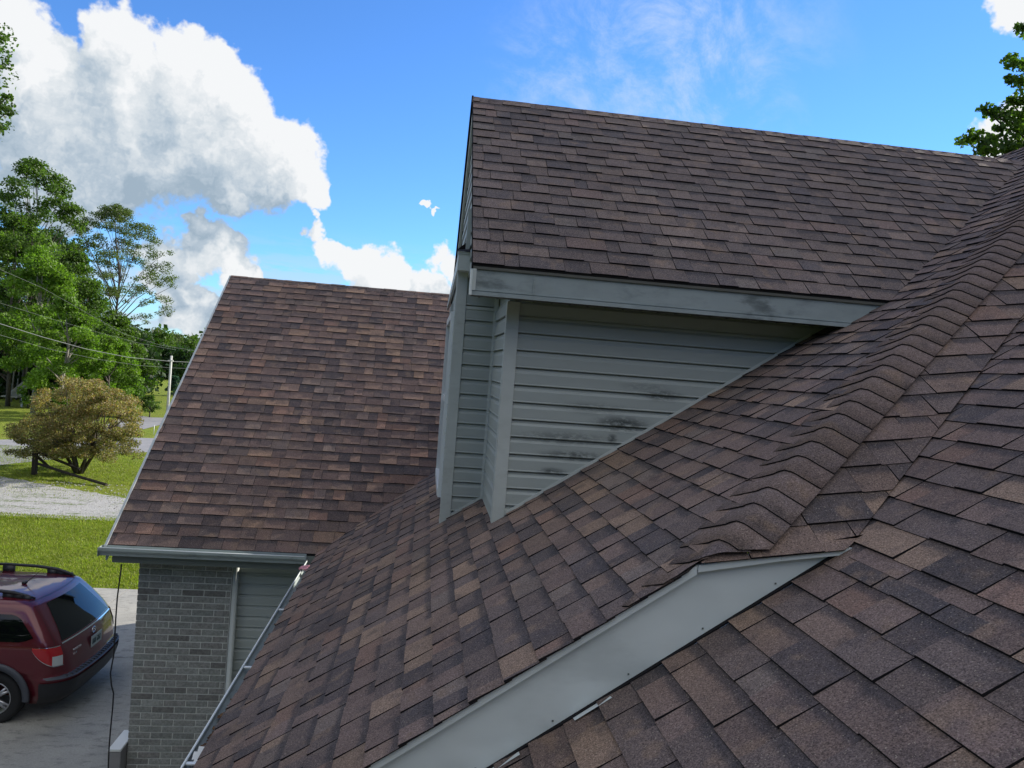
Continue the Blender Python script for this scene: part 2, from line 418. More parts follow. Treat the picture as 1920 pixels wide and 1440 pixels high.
sheet('side_road', [tuple(at(205, 818, Z=0)[:2]), tuple(at(258, 808, Z=0)[:2]), tuple(at(300, 797, Z=0)[:2]), (0, 47.2), (34, 48), (34, 53), tuple(at(330, 784, Z=0)[:2]), tuple(at(285, 783, Z=0)[:2]), tuple(at(250, 778, Z=0)[:2]), tuple(at(228, 783, Z=0)[:2]), tuple(at(190, 800, Z=0)[:2])], .014, 'road')

# grass blades on the near lawn and along the edges of the gravel
def blades(name, regions, m='leaf'):
    V = []; T = []
    for (x0, x1, y0, y1, n, h0, h1, cols) in regions:
        x = rng.uniform(x0, x1, n); y = rng.uniform(y0, y1, n); h = rng.uniform(h0, h1, n); a = rng.uniform(0, 2*math.pi, n)
        wd = h*.22; lx = rng.normal(0, .35, n)*h; ly = rng.normal(0, .35, n)*h
        b0 = np.stack([x-np.cos(a)*wd, y-np.sin(a)*wd, np.zeros(n)], 1); b1 = np.stack([x+np.cos(a)*wd, y+np.sin(a)*wd, np.zeros(n)], 1)
        tp = np.stack([x+lx, y+ly, h], 1)
        V.append(np.stack([b0, b1, tp], 1).reshape(-1, 3))
        cc = np.array(cols)[rng.integers(0, len(cols), n)]*rng.uniform(.75, 1.25, (n, 1)); T.append(cc)
    V = np.concatenate(V); T = np.concatenate(T); nf = len(V)//3
    me = bpy.data.meshes.new(name); me.vertices.add(len(V)); me.vertices.foreach_set('co', V.ravel())
    me.loops.add(nf*3); me.loops.foreach_set('vertex_index', np.arange(nf*3)); me.polygons.add(nf)
    me.polygons.foreach_set('loop_start', np.arange(nf)*3); me.polygons.foreach_set('loop_total', np.full(nf, 3))
    me.update(calc_edges=True)
    at_ = me.attributes.new('tint', 'FLOAT_COLOR', 'FACE'); at_.data.foreach_set('color', np.concatenate([T, np.ones((nf, 1))], 1).ravel())
    me.materials.append(M[m]); o = bpy.data.objects.new(name, me); COL.objects.link(o); return o
GC = [(.15, .19, .022), (.20, .23, .03), (.11, .15, .016), (.26, .27, .06), (.17, .23, .025)]
tag(blades('grass', [(-14.5, -3, 15.66, 21.6, 120000, .018, .05, GC), (-16, 0, 21.3, 21.9, 9000, .03, .07, GC), (-20, 0, 24.2, 27.7, 9000, .02, .06, GC), (-20, -6, 27.0, 35, 45000, .025, .06, GC)]),
    'short green lawn grass', None, None, 'stuff')
del_me = None
st = MB()
for k in range(2600):
    x, y = random.uniform(-18, 0), random.uniform(21.5, 27); r_ = random.uniform(.012, .04)
    vs = [(x+r_*random.uniform(.7, 1.2)*a, y+r_*random.uniform(.7, 1.2)*b, .012+max(0, r_*c_)) for a, b, c_ in ((1,0,0),(0,1,0),(-1,0,0),(0,-1,0),(.2,.1,.8))]
    st.add(vs, [(0,1,4),(1,2,4),(2,3,4),(3,0,4)])
tag(st.build('gravel_stones', 'stone', fix=False), 'loose grey gravel stones', kind='stuff')

# ================================================================== HOUSE
house = empty('house', (0, 0, 0))
tag(house, 'grey house with brown shingled roofs, dormer, brick corner and gutters', 'house')
TAN = math.atan2(2, 3)
K1 = 2/3
def unit(v): v = np.array(v, float); return v/np.linalg.norm(v)
class Plane:
    def __init__(s, O, U, S):
        s.O = np.array(O, float)+np.array([0, 0, H]); s.U = unit(U); s.S = unit(S); s.S = unit(s.S-s.U*np.dot(s.S, s.U)); s.N = np.cross(s.U, s.S)
        if s.N[2] < 0: s.N = -s.N
    def pt(s, u, t, h=0): return s.O+s.U*u+s.S*t+s.N*h
    def uv(s, x, y):
        # plan point (x, y) to plane coordinates
        A = np.array([[s.U[0], s.S[0]], [s.U[1], s.S[1]]]); return tuple(np.linalg.solve(A, np.array([x, y])-s.O[:2]))
P1 = Plane((-.95, 0, -1.36-.95*K1), (0, 1, 0), (1, 0, K1))
P3 = Plane((-.958, 0, -1.67-.958*K1), (0, 1, 0), (1, 0, K1))
PD = Plane((.235, 4.6, .628), (1, 0, 0), (0, 1, .85))
PL = Plane((-2.95, 7.62, -1.999), (1, 0, 0), (0, 1, .8))
A2, B2 = .1346, .7458
def z2(x, y): return -.581+A2*(x-1.634)+B2*(y-2.652)
P2 = Plane((1.0507, 2.612, z2(1.0507, 2.612)+.024), (1, 0, A2), (0, 1, B2))
def ycrest(x): return 2.652+.7135*(x-1.0507)
def yjoint(x): return 2.652+.7135*(x-1.634)
def yvalD(x): return 4.6+(x-2.98)/1.275
def yvalL(x): return 7.63+(x+.95)/1.2
XT = 6.3
def polyset(P, plan): return [P.uv(x, y) for x, y in plan]
REG = {
 'R1a': (P1, polyset(P1, [(-.95, 2.617), (1.0017, 2.617), (2.98, ycrest(2.98)), (2.98, 9.5), (1.2, yvalL(1.2)), (-.95, 7.63)])),
 'R1b': (P1, polyset(P1, [(2.98, ycrest(2.98)), (XT, ycrest(XT)), (XT, yvalD(XT)+.04), (2.98, 4.66)])),
 'R1c': (P1, polyset(P1, [(5.5, 6.6), (XT, 7.1), (XT, 12), (5.5, 12)])),
 'R2': (P2, polyset(P2, [(1.045, 2.620), (1.600, 2.62), (1.640, 2.640), (XT+.3, yjoint(XT+.3)+.0), (XT+.3, ycrest(XT+.3)-.040)])),
 'R3a': (P3, polyset(P3, [(-1.0, -1.6), (1.60, -1.6), (1.60, 2.636), (-1.0, 2.652)])),
 'R3b': (P3, polyset(P3, [(1.60, -1.6), (XT, -1.6), (XT, yjoint(XT)+.003), (1.60, 2.640)])),
 'D': (PD, polyset(PD, [(.235, 4.6), (2.98, 4.6), (5.60, 6.65), (.235, 6.65)])),
 'L': (PL, polyset(PL, [(-2.95, 7.62), (-.95, 7.62), (3.6, 11.45), (-2.95, 11.45)])),
}
def clip(poly, cl):
    """Sutherland-Hodgman with a convex clip polygon"""
    ar = sum(cl[i][0]*cl[(i+1) % len(cl)][1]-cl[(i+1) % len(cl)][0]*cl[i][1] for i in range(len(cl)))
    if ar < 0: cl = cl[::-1]
    out = list(poly)
    for i in range(len(cl)):
        a, b = cl[i], cl[(i+1) % len(cl)]
        if not out: return out
        inp, out = out, []
        def side(p): return (b[0]-a[0])*(p[1]-a[1])-(b[1]-a[1])*(p[0]-a[0])
        for j in range(len(inp)):
            p, q = inp[j], inp[(j+1) % len(inp)]; sp, sq = side(p), side(q)
            if sp >= -1e-9: out.append(p)
            if (sp > 1e-9 and sq < -1e-9) or (sp < -1e-9 and sq > 1e-9):
                t = sp/(sp-sq); out.append((p[0]+(q[0]-p[0])*t, p[1]+(q[1]-p[1])*t))
    cleaned = []
    for p in out:
        if not cleaned or math.hypot(p[0]-cleaned[-1][0], p[1]-cleaned[-1][1]) > 1e-5: cleaned.append(p)
    return cleaned if len(cleaned) >= 3 else []
EXPO = .1430
PAL = [((.124, .086, .074), 34), ((.100, .075, .068), 26), ((.146, .100, .080), 18), ((.190, .128, .092), 9), ((.158, .098, .076), 8), ((.066, .053, .053), 15), ((.058, .049, .050), 5), ((.128, .098, .084), 9)]
PAL = [((c_[0]*1.34, c_[1]*1.37, c_[2]*1.37), n_) for c_, n_ in PAL]
_pc = [c_ for c_, n_ in PAL for _ in range(n_)]
PAL_D = [((.124, .094, .083), 40), ((.104, .082, .075), 28), ((.142, .107, .090), 22), ((.165, .122, .100), 6), ((.148, .103, .088), 5), ((.080, .067, .066), 12), ((.130, .106, .092), 9)]
PAL_D = [((c_[0]*1.18, c_[1]*1.2, c_[2]*1.2), n_) for c_, n_ in PAL_D]
_pcd = [c_ for c_, n_ in PAL_D for _ in range(n_)]
rs = random.Random(5)
PIECES = []          # (plane, roof name, top polygon, t0, thickness, tint)
def make_pieces(key, roof, wmin=.10, wmax=.29, jitter=.003):
    P, cl = REG[key]
    us = [p[0] for p in cl]; ts = [p[1] for p in cl]
    n0, n1 = math.floor(min(ts)/EXPO+1e-6), math.ceil(max(ts)/EXPO-1e-6)
    for k in range(n0, n1):
        t0 = k*EXPO+rs.uniform(-.0015, .0015); u = min(us)-rs.uniform(0, .3); tab = True; prev = None
        while u < max(us):
            wd = rs.uniform(wmin, wmax) if tab else rs.uniform(wmin*.8, wmax*.8)
            col = rs.choice(_pcd if key == 'D' else _pc)
            if prev and rs.random() < .22: col = prev
            prev = col
            if roof == 'garage_roof': col = (col[0]*1.03, col[1]*.96, col[2]*.94)
            j = rs.uniform(.86, 1.14); col = tuple(c_*j for c_ in col)
            dt = rs.uniform(-jitter, jitter); sk = rs.uniform(-.002, .002)
            poly = [(u+.0015, t0+dt), (u+wd-.0015, t0+dt+sk), (u+wd-.0015, t0+EXPO+.03), (u+.0015, t0+EXPO+.03)]
            pc = clip(poly, cl)
            if pc:
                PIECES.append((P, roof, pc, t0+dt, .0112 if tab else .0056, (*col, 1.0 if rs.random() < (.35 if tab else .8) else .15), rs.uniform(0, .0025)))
            u += wd; tab = not tab
def piece_geo(pc):
    P, roof, poly, t0, th, tint, lift = pc
    n = len(poly); L = EXPO+.03
    def h(p): v = min(1, max(0, (p[1]-t0)/L)); return (th+lift)*(1-v)+.0004*v+.0006
    top = [P.pt(p[0], p[1], h(p)) for p in poly]; bot = [P.pt(p[0], p[1], h(p)-.0030-(th-.003)*.9*(1-min(1, max(0, (p[1]-t0)/L)))) for p in poly]
    nn = np.cross(top[1]-top[0], top[2]-top[0])
    fs = [tuple(range(n))]+[(i, i+n, (i+1) % n+n, (i+1) % n) for i in range(n)]
    if np.dot(nn, P.N) < 0: fs = [tuple(reversed(f)) for f in fs]
    uv = [(p[0], (p[1]-t0)/EXPO) for p in poly]*2
    return top+bot, fs, uv
make_pieces('R1a', 'main_roof', .085, .235); make_pieces('R1b', 'main_roof', .085, .235); make_pieces('R1c', 'main_roof')
make_pieces('R2', 'hip_roof', .14, .32); make_pieces('R3a', 'porch_roof', .12, .30); make_pieces('R3b', 'porch_roof', .12, .30)
make_pieces('D', 'dormer_roof'); make_pieces('L', 'garage_roof')
def solid(name, pts, P, mt, th=.05, parent=None):
    vs = [P.pt(u, t, -.001) for u, t in pts]+[P.pt(u, t, -th) for u, t in pts]; n = len(pts); s_ = MB()
    s_.add(vs, [tuple(range(n)), tuple(range(2*n-1, n-1, -1))]+[(i, (i+1) % n, (i+1) % n+n, i+n) for i in range(n)])
    return s_
roofs = {}
for rn, keys, th in (('main_roof', ('R1a', 'R1b', 'R1c'), .010), ('hip_roof', ('R2',), .012), ('porch_roof', ('R3a', 'R3b'), .06), ('dormer_roof', ('D',), .03), ('garage_roof', ('L',), .05)):
    s_ = MB()
    for k in keys:
        P, cl = REG[k]
        if k in ('R1a', 'R2'): cl = clip(cl, polyset(P, [(-3, 2.66), (9, 2.66), (9, 14), (-3, 14)]))
        q = solid(rn, cl, P, 'roof_deck', th); s_.add(q.v, q.f)
    if rn == 'dormer_roof':   # the slope that faces away
        s_.add([(.235, 6.65, 2.372+H), (5.6, 6.65, 2.372+H), (4.6, 8.75, .588+H), (.235, 8.75, .588+H), (.235, 6.65, 2.33+H), (5.6, 6.65, 2.33+H), (4.6, 8.75, .546+H), (.235, 8.75, .546+H)],
               [(0,1,2,3),(7,6,5,4),(0,4,5,1),(1,5,6,2),(2,6,7,3),(3,7,4,0)])
    if rn == 'garage_roof':
        zr = -1.999+.8*3.83+H
        s_.add([(-2.95, 11.45, zr), (3.6, 11.45, zr), (3.6, 15.3, zr-3.06), (-2.95, 15.3, zr-3.06), (-2.95, 11.45, zr-.05), (3.6, 11.45, zr-.05), (3.6, 15.3, zr-3.11), (-2.95, 15.3, zr-3.11)],
               [(0,1,2,3),(7,6,5,4),(0,4,5,1),(1,5,6,2),(2,6,7,3),(3,7,4,0)])
    roofs[rn] = s_.build(rn, 'roof_deck', house)
# rear side of the main roof, so that the ridge closes
s_ = MB(); zt = -1.36+XT*K1+H
s_.add([(XT, -1.6, zt-.31), (XT, 5.98, zt-.31), (XT+4, 5.98, zt-3.1), (XT+4, -1.6, zt-3.1)], [(0,1,2,3)]); s_.add([(XT, 5.9, zt-.01), (XT, 12, zt-.01), (XT+4, 12, zt-2.8), (XT+4, 5.9, zt-2.8)], [(0,1,2,3)])
s_.build('rear_roof', 'roof_deck', house, fix=False)

camv = np.array([0, 0, H])
def vis_area(pc):
    P, roof, poly, t0, th, tint, lift = pc
    vis = [p for p in poly]; u = sum(p[0] for p in vis)/len(vis); t = sum(p[1] for p in vis)/len(vis)
    c_ = P.pt(u, t); d = c_-camv; z = d@fw
    if z < .3: return -1
    x, y = 960+FPX*(d@cr)/z, 720-FPX*(d@cu)/z
    if not (-20 < x < 1940 and -20 < y < 1460): return -1
    if roof == 'main_roof' and c_[0] > .5 and c_[1] > 4.85 and c_[0] < 2.98: return -1
    a = abs(sum(poly[i][0]*poly[(i+1) % len(poly)][1]-poly[(i+1) % len(poly)][0]*poly[i][1] for i in range(len(poly))))/2
    if a < .008: return -1
    return a*abs(np.dot(P.N, d))/np.linalg.norm(d)/(z*z)
order = sorted(range(len(PIECES)), key=lambda i: -vis_area(PIECES[i]))
single = set(i for i in order[:296] if vis_area(PIECES[i]) > 0)
def put_pieces(idx, name, parent, stuff):
    V = []; F = []; UV = []; T = []; MI = []
    for i in idx:
        v, f, uv = piece_geo(PIECES[i]); o = len(V); V += v
        for q, ff in enumerate(f):
            F.append(tuple(x+o for x in ff)); UV += [uv[x] for x in ff]; T.append(PIECES[i][5]); MI.append(0 if q == 0 else 1)
    V = np.array(V); ctr = V.mean(0)
    me = bpy.data.meshes.new(name); me.from_pydata([tuple(p-ctr) for p in V], [], F)
    me.materials.append(M['shingle']); me.materials.append(M['asphalt_edge']); me.polygons.foreach_set('material_index', MI)
    me.uv_layers.new(name='UVMap').data.foreach_set('uv', np.array(UV).ravel())
    me.attributes.new('tint', 'FLOAT_COLOR', 'FACE').data.foreach_set('color', np.array(T).ravel())
    o = bpy.data.objects.new(name, me); COL.objects.link(o); o.parent = parent
    o.location = Vector(ctr)-Vector(parent.location)-Vector(house.location)
    if stuff: o['kind'] = 'stuff'
    return o
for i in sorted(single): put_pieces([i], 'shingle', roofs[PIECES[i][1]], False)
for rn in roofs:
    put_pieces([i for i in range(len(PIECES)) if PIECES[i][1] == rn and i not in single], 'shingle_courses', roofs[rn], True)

# ---- cap shingles: bent strips along a line, each lapping the one before
def caps(a, b, nl, nr, wl, wr, roof, n, rnd=.05, lift=.016, col=None, cuty=None, extra=0):
    """a->b the ridge line, nl / nr the unit directions going down on each side"""
    a = np.array(a, float); b = np.array(b, float); L = np.linalg.norm(b-a); d = (b-a)/L; nl = unit(nl); nr = unit(nr)
    up = unit(-(nl+nr))
    def fn(v): q = np.cross(d, v); q = unit(q); return q if q@up > 0 else -q
    Nl, Nr = fn(nl), fn(nr); prof = []      # (offset, lift direction)
    for q in (1, .7, .42, .24): prof.append((nl*wl*q, Nl))
    prof.append((nl*rnd*.45-up*.003, unit(Nl*.6+up*.4))); prof.append((-up*.006, up)); prof.append((nr*rnd*.45-up*.003, unit(Nr*.6+up*.4)))
    for q in (.24, .42, .7, 1): prof.append((nr*wr*q, Nr))
    ex = L/n
    for k in range(n):
        V = []; F = []; UV = []; m = len(prof); MI = []
        j0 = rs.uniform(-.006, .006); sk = rs.uniform(-.008, .008)
        for r_, (s0, hh) in enumerate(((k*ex+j0, lift+.003), ((k+1)*ex+.03, lift-.006), (k*ex+j0, lift-.0025))):
            for q, (p, nv) in enumerate(prof):
                e_ = abs(q/(m-1)-.5)*2
                V.append(a+d*(s0+sk*(q/m-.5)-(.010*e_ if r_ != 1 else 0))+p+nv*(max(.0016, hh-lift*(.62 if q < m/2 else .30)*e_**2)+extra*min(1, max(0, (q-3)/3))))
        for q in range(m-1):
            F.append((q, q+1, m+q+1, m+q)); MI.append(0)
            F.append((q, 2*m+q, 2*m+q+1, q+1)); MI.append(1)
        F += [(0, m, 2*m), (m-1, 3*m-1, 2*m-1)]; MI += [1, 1]
        c_ = rs.choice([(.165, .122, .112), (.180, .132, .116), (.150, .116, .112), (.170, .126, .116)]) if col is None else col
        j = rs.uniform(.88, 1.12); tint = (*[x*j for x in c_], .2)
        V = np.array(V); ctr = V.mean(0)
        me = bpy.data.meshes.new('cap_shingle'); me.from_pydata([tuple(p-ctr) for p in V], [], F)
        bm = bmesh.new(); bm.from_mesh(me); bm.normal_update()
        if sum(f.normal.dot(Vector(up))*f.calc_area() for f in bm.faces) < 0: bmesh.ops.reverse_faces(bm, faces=bm.faces)
        for f, mi_ in zip(bm.faces, MI): f.material_index = mi_
        if cuty is not None and k < 6:
            bmesh.ops.bisect_plane(bm, geom=bm.verts[:]+bm.edges[:]+bm.faces[:], plane_co=(0, cuty-ctr[1], 0), plane_no=(0, -1, 0), clear_outer=True)
            if len(bm.faces) == 0: bm.free(); bpy.data.meshes.remove(me); continue
        bm.to_mesh(me); bm.free(); MI = [p_.material_index for p_ in me.polygons]
        me.materials.append(M['shingle']); me.materials.append(M['asphalt_edge'])
        uvl = me.uv_layers.new(name='UVMap')
        me.attributes.new('tint', 'FLOAT_COLOR', 'FACE').data.foreach_set('color', np.tile(np.array(tint), len(me.polygons)))
        me.polygons.foreach_set('use_smooth', [i_ == 0 for i_ in MI])
        o = bpy.data.objects.new('cap_shingle', me); COL.objects.link(o); o.parent = roof; o.location = Vector(ctr)-Vector(roof.location)
def zz(x, y=None, k=1): return -1.36+K1*x
c0 = np.array([1.0507, 2.62, zz(1.0507)+H]); c1 = np.array([XT, ycrest(XT), zz(XT)+H]); dc = unit(c1-c0)
def perp(P, d, sgn):
    v = np.cross(P.N, d); v = unit(v); return v if v[2] < 0 else -v
n1_, n2_ = perp(P1, dc, 1), perp(P2, dc, 1)
caps(c0-dc*.258, c1, n1_, n2_, .195, .155, roofs['hip_roof'], 59, .06, .0150, cuty=2.617, extra=.0205)
rd = (0, 1, -.85)
caps((.235, 6.65, 2.37+H), (5.55, 6.65, 2.37+H), (0, -1, -.85), (0, 1, -.85), .125, .125, roofs['dormer_roof'], 38, .03, .0075)
zl = -1.999+.8*3.83+H
caps((-2.95, 11.45, zl), (3.3, 11.45, zl), (0, -1, -.8), (0, 1, -.8), .125, .125, roofs['garage_roof'], 44, .03, .0075)
caps((XT, 5.9, zz(XT)+H), (XT, 12, zz(XT)+H), (-1, 0, -K1), (1, 0, -K1), .14, .14, roofs['main_roof'], 42, .03, .012)

def part(name, m, fn, parent=house, **kw):
    s_ = MB(); fn(s_); return s_.build(name, m, parent, **kw)
# ---- the big white gable fascia between the two roof levels (plane y = 2.66)
def zr1(x): return -1.36+K1*x+H
def zr3(x): return -1.67+K1*x+H
J0 = (1.69, z2(1.69, 2.652)+H+.012)
def fascia(s_):
    nx = 24; xsf = [(-1.06)+(1.0507+1.06)*i/nx for i in range(nx+1)]
    top = [(x, zr1(x)-.012) for x in xsf]+[(J0[0]+.02, J0[1]-.006)]
    bot = [(x, zr3(x)+.004+.004*math.sin(x*9)) for x in xsf]
    ring = bot+[(J0[0]+.03, zr3(J0[0]+.03)+.003)]
    n = len(top); 
    for i in range(n-1):
        a0, a1, b1, b0 = ring[i], ring[i+1], top[i+1], top[i]
        s_.prism([a0, a1, b1, b0], 1, 2.658, 2.675)
fascia_o = part('gable_fascia', 'fascia_metal', fascia)
for xn in np.arange(-.8, 1.5, .27):
    zt_, zb_ = (zr1(xn)-.06 if xn < 1.0 else z2(xn, 2.65)+H-.05), zr3(xn)+.035
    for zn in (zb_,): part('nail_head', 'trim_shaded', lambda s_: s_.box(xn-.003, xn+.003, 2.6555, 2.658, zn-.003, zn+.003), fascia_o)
for xn in ():
    part('metal_lap', 'fascia_metal', lambda s_: s_.prism([(xn, zr3(xn)+.012), (xn+.012, zr3(xn)+.018), (xn+.012, zr1(xn)-.045), (xn, zr1(xn)-.05)], 1, 2.6555, 2.6579), fascia_o)
def rim(s_):
    def band(x0, z0_, x1, z1_, hgt=.034):
        s_.prism([(x0, z0_-hgt), (x1, z1_-hgt), (x1, z1_), (x0, z0_)], 1, 2.630, 2.6575)
    band(-1.06, zr1(-1.06)-.002, 1.04, zr1(1.04)-.000)
    band(1.044, zr1(1.04)-.000, 1.36, z2(1.36, 2.64)+H+.016, .026); band(1.361, z2(1.36, 2.64)+H+.014, 1.70, z2(1.70, 2.64)+H+.016, .024)
part('fascia_trim', 'fascia_metal', rim, fascia_o)
for xq in (.30, .62):
    part('step_flashing', 'gutter_lip', lambda s_: s_.add([(xq, 2.652, zr3(xq)+.006), (xq+.13, 2.652, zr3(xq+.13)+.006), (xq+.13, 2.605, zr3(xq+.13)+.016), (xq, 2.605, zr3(xq)+.016)], [(0,1,2,3)]), fix=False)
def strip_cover(s_):   # counter flashing under the white board
    s_.prism([(-1.0, zr3(-1.0)+.004), (1.6, zr3(1.6)+.004), (1.6, zr3(1.6)+.0125), (-1.0, zr3(-1.0)+.0125)], 1, 2.640, 2.657)
part('counter_flashing', 'asphalt_edge', strip_cover)
# ---- walls under the roofs that are out of the frame, so that the house stands
def body(s_):
    s_.box(-.55, XT, -1.2, 2.62, 0, zr3(-.55)-.12); s_.box(-.55, XT+3, 2.70, 7.9, 0, zr1(-.55)-.12)
part('lower_wall', 'siding', body)

# ---- K-style gutters with lip, hangers and litter
def kprof(w_, h_):  # (out, up) with 0,0 = back bottom
    return [(0, h_), (0, 0), (w_*.62, 0), (w_*.66, h_*.28), (w_*.92, h_*.55), (w_, h_*.68), (w_, h_), (w_-.014, h_), (w_-.014, h_-.006), (w_-.006, h_-.008), (w_-.008, h_*.70), (w_*.90, h_*.60), (w_*.62, h_*.32), (w_*.57, .004), (.004, .004), (.004, h_)]
def gutter_main(s_):
    pr_ = kprof(.105, .085)
    s_.prism([(-.945-a, H-2.145+b) for a, b in pr_], 1, 2.60, 7.60)
    s_.box(-1.048, -.941, 2.597, 2.600, H-2.145, H-2.06)
gm = part('gutter', 'gutter', gutter_main)
part('gutter_lip', 'gutter_lip', lambda s_: s_.tube([(-1.043, 2.60, H-2.058), (-1.043, 4.2, H-2.060), (-1.044, 6, H-2.058), (-1.043, 7.60, H-2.058)], .0065, 6), gm, smooth=True)
for yy in (3.80, 4.98, 6.125, 2.9, 7.25):
    part('hanger', 'gutter_lip', lambda s_: s_.box(-1.045, -.94, yy-.012, yy+.012, H-2.068, H-2.062), gm)
lt = MB()
for k in range(900):
    yy = random.uniform(2.7, 7.5) if k < 650 else random.gauss(4.02, .22); xx = random.uniform(-1.028, -.95); s0 = random.uniform(.006, .022); z0_ = H-2.135+random.uniform(0, .055 if k > 650 else .03)
    a = random.uniform(0, 6.3); b_ = random.uniform(-.6, .6)
    vs = [(xx+math.cos(a+q)*s0*e, yy+math.sin(a+q)*s0, z0_+b_*s0*math.cos(q)) for q, e in ((0, 1), (1.57, .5), (3.14, 1), (4.71, .5))]
    vs = [(min(-.946, max(-1.03, p[0])), p[1], p[2]) for p in vs]
    lt.add(vs, [(0, 1, 2, 3)])
tag(lt.build('leaf_litter', 'dead_leaf', None, fix=False), 'brown leaf litter lying in the near gutter', kind='stuff')
def gutter_g(s_):
    pr_ = kprof(.115, .085)
    s_.prism([(7.615-a, H-2.082+b) for a, b in pr_], 0, -2.99, -1.055)
    s_.box(-2.993, -2.990, 7.50, 7.615, H-2.082, H-1.999)
gg = part('gutter', 'gutter', gutter_g)
part('gutter_lip', 'gutter_lip', lambda s_: s_.tube([(-2.985, 7.506, H-1.998), (-2, 7.505, H-2.000), (-1.06, 7.506, H-1.999)], .007, 6), gg, smooth=True)
def gfascia(s_):
    s_.box(-2.90, -.9, 7.617, 7.637, H-2.166, H-2.02)
    s_.box(-2.90, -.9, 7.637, 7.96, H-2.166, H-2.154)
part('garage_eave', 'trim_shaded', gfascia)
def rake_l(s_):   # rake board of the garage gable, seen as a thin pale line
    for y0, y1, z0_, z1_ in ((7.62, 11.45, -1.999, 1.065), (11.45, 15.3, 1.065, -2.01)):
        s_.prism([(y0, z0_+H-.15), (y1, z1_+H-.15), (y1, z1_+H-.006), (y0, z0_+H-.006)], 0, -2.962, -2.945)
part('rake_board', 'gutter', rake_l)
part('drip_edge', 'trim', lambda s_: s_.prism([(7.60, -1.999+H-.016), (11.45, 1.065+H-.016), (11.45, 1.065+H+.004), (7.60, -1.999+H+.004)], 0, -2.974, -2.9505))
part('garage_gable', 'siding', lambda s_: s_.prism([(7.97, 0), (15, 0), (15, H-1.95), (11.45, H+.95), (7.97, H-1.85)], 0, -2.752, -2.70))

# ---- brick wall
wall = part('brick_wall', 'mortar', lambda s_: s_.box(-2.750, -1.835, 7.9515, 8.2, 0, H-2.152))
bm_full = None
def brick_mesh(L_, D_=.09, H_=.0575):
    bm = bmesh.new(); bmesh.ops.create_cube(bm, size=1); bmesh.ops.scale(bm, vec=(L_, D_, H_), verts=bm.verts)
    bmesh.ops.bevel(bm, geom=bm.edges, offset=.003, segments=1, affect='EDGES')
    me = bpy.data.meshes.new('brick'); bm.to_mesh(me); bm.free(); me.materials.append(M['brick']); return me
BL = {}
def brick(xa, xb, zc, ydep=.09):
    L_ = round(xb-xa, 3)
    if L_ not in BL: BL[L_] = brick_mesh(L_)
    o = bpy.data.objects.new('brick', BL[L_]); COL.objects.link(o); o.parent = wall
    o.location = Vector(((xa+xb)/2, 7.945+.045+random.uniform(-.0015, .0025), zc))-Vector(wall.location)
CH = .0678; x0, x1 = -2.757, -1.842
for k in range(41):
    zc = H-2.165-.005-CH*(k+.5)
    if k % 2 == 0:
        xsb = [x0, x0+.100]; x = x0+.110
    else: x = x0; xsb = []
    if xsb: brick(xsb[0], xsb[1], zc)
    while x < x1-.02:
        xe = min(x+.2095, x1); 
        if xe-x > .03: brick(x, xe, zc)
        x = xe+.0095
# downspout and recessed siding beside it
def dspout(s_):
    s_.tube([(-1.795, 7.93, H-2.19), (-1.795, 7.93, .25), (-1.795, 7.80, .08)], .030, 10)
part('downspout', 'trim', dspout, smooth=True)
part('dark_joint', 'dark_hole', lambda s_: s_.box(-1.838, -1.822, 7.952, 8.1, 0, H-2.19))
def plank(s_, p0, p1, z0_, lap, outn, hgt=.1143):
    """one vinyl course: flat face, drop shoulder at the top; from plan point p0 to p1, outn outward"""
    p0 = np.array(p0, float); p1 = np.array(p1, float); o_ = unit(outn)
    prof = [(.0210, 0), (.0215, .004), (.0190, .010), (.0180, .074), (.0130, .084), (.0075, .091), (.0065, .1055), (-.010, .1065), (-.012, .1143+.012), (-.016, .1143+.012), (-.016, 0)]
    vs = []
    for p in (p0, p1):
        for a, b in prof: vs.append((p[0]+o_[0]*a, p[1]+o_[1]*a, z0_+b*hgt/.1143))
    n = len(prof); s_.add(vs, [tuple(range(n)), tuple(range(2*n-1, n-1, -1))]+[(i, i+n, (i+1) % n+n, (i+1) % n) for i in range(n)])
gs = part('garage_side_wall', 'siding', lambda s_: s_.box(-1.82, -.5, 8.03, 8.15, 0, H-2.19))
for k in range(19):
    s_ = MB(); plank(s_, (-1.822, 8.028), (-.5, 8.028), H-2.19-.02-.1143*(k+1), 0, (0, -1)); s_.build('siding_plank', 'siding', gs)

# ---- dormer
YC1, XR, YC2, XB = 4.90, .52, 5.80, .205
def xs_at(z): return (z-H+1.36)/K1           # where the main roof has height z
dw1 = part('dormer_wall', 'siding', lambda s_: (s_.prism([(XR+.02, zr1(XR+.02)-.05), (3.0, zr1(3.0)-.05), (3.0, H+.62), (XR+.02, H+.62)], 1, YC1+.006, YC1+.05), s_.box(XR+.006, XR+.05, YC1+.006, YC2+.05, zr1(XR)-.1, H+.8),
            s_.prism([(XB+.02, zr1(XB)-.05), (XR, zr1(XR)-.05), (XR, H+1.5), (XB+.03, H+1.2)], 1, YC2+.006, YC2+.05)))
ztop = H+.455
for k in range(16):
    z0_ = ztop-.1143*(k+1)+.02
    s_ = MB(); xe = min(2.95, max(XR+.1, xs_at(z0_+.12)+.02)); plank(s_, (XR+.02, YC1), (xe, YC1), z0_, 0, (0, -1)); 
    if xe > XR+.12: s_.build('siding_plank', 'siding_dirty', dw1)
    if z0_ > zr1(XR)-.1:
        s_ = MB(); plank(s_, (XR, YC1+.02), (XR, YC2-.02), z0_, 0, (-1, 0)); s_.build('siding_plank', 'siding', dw1)
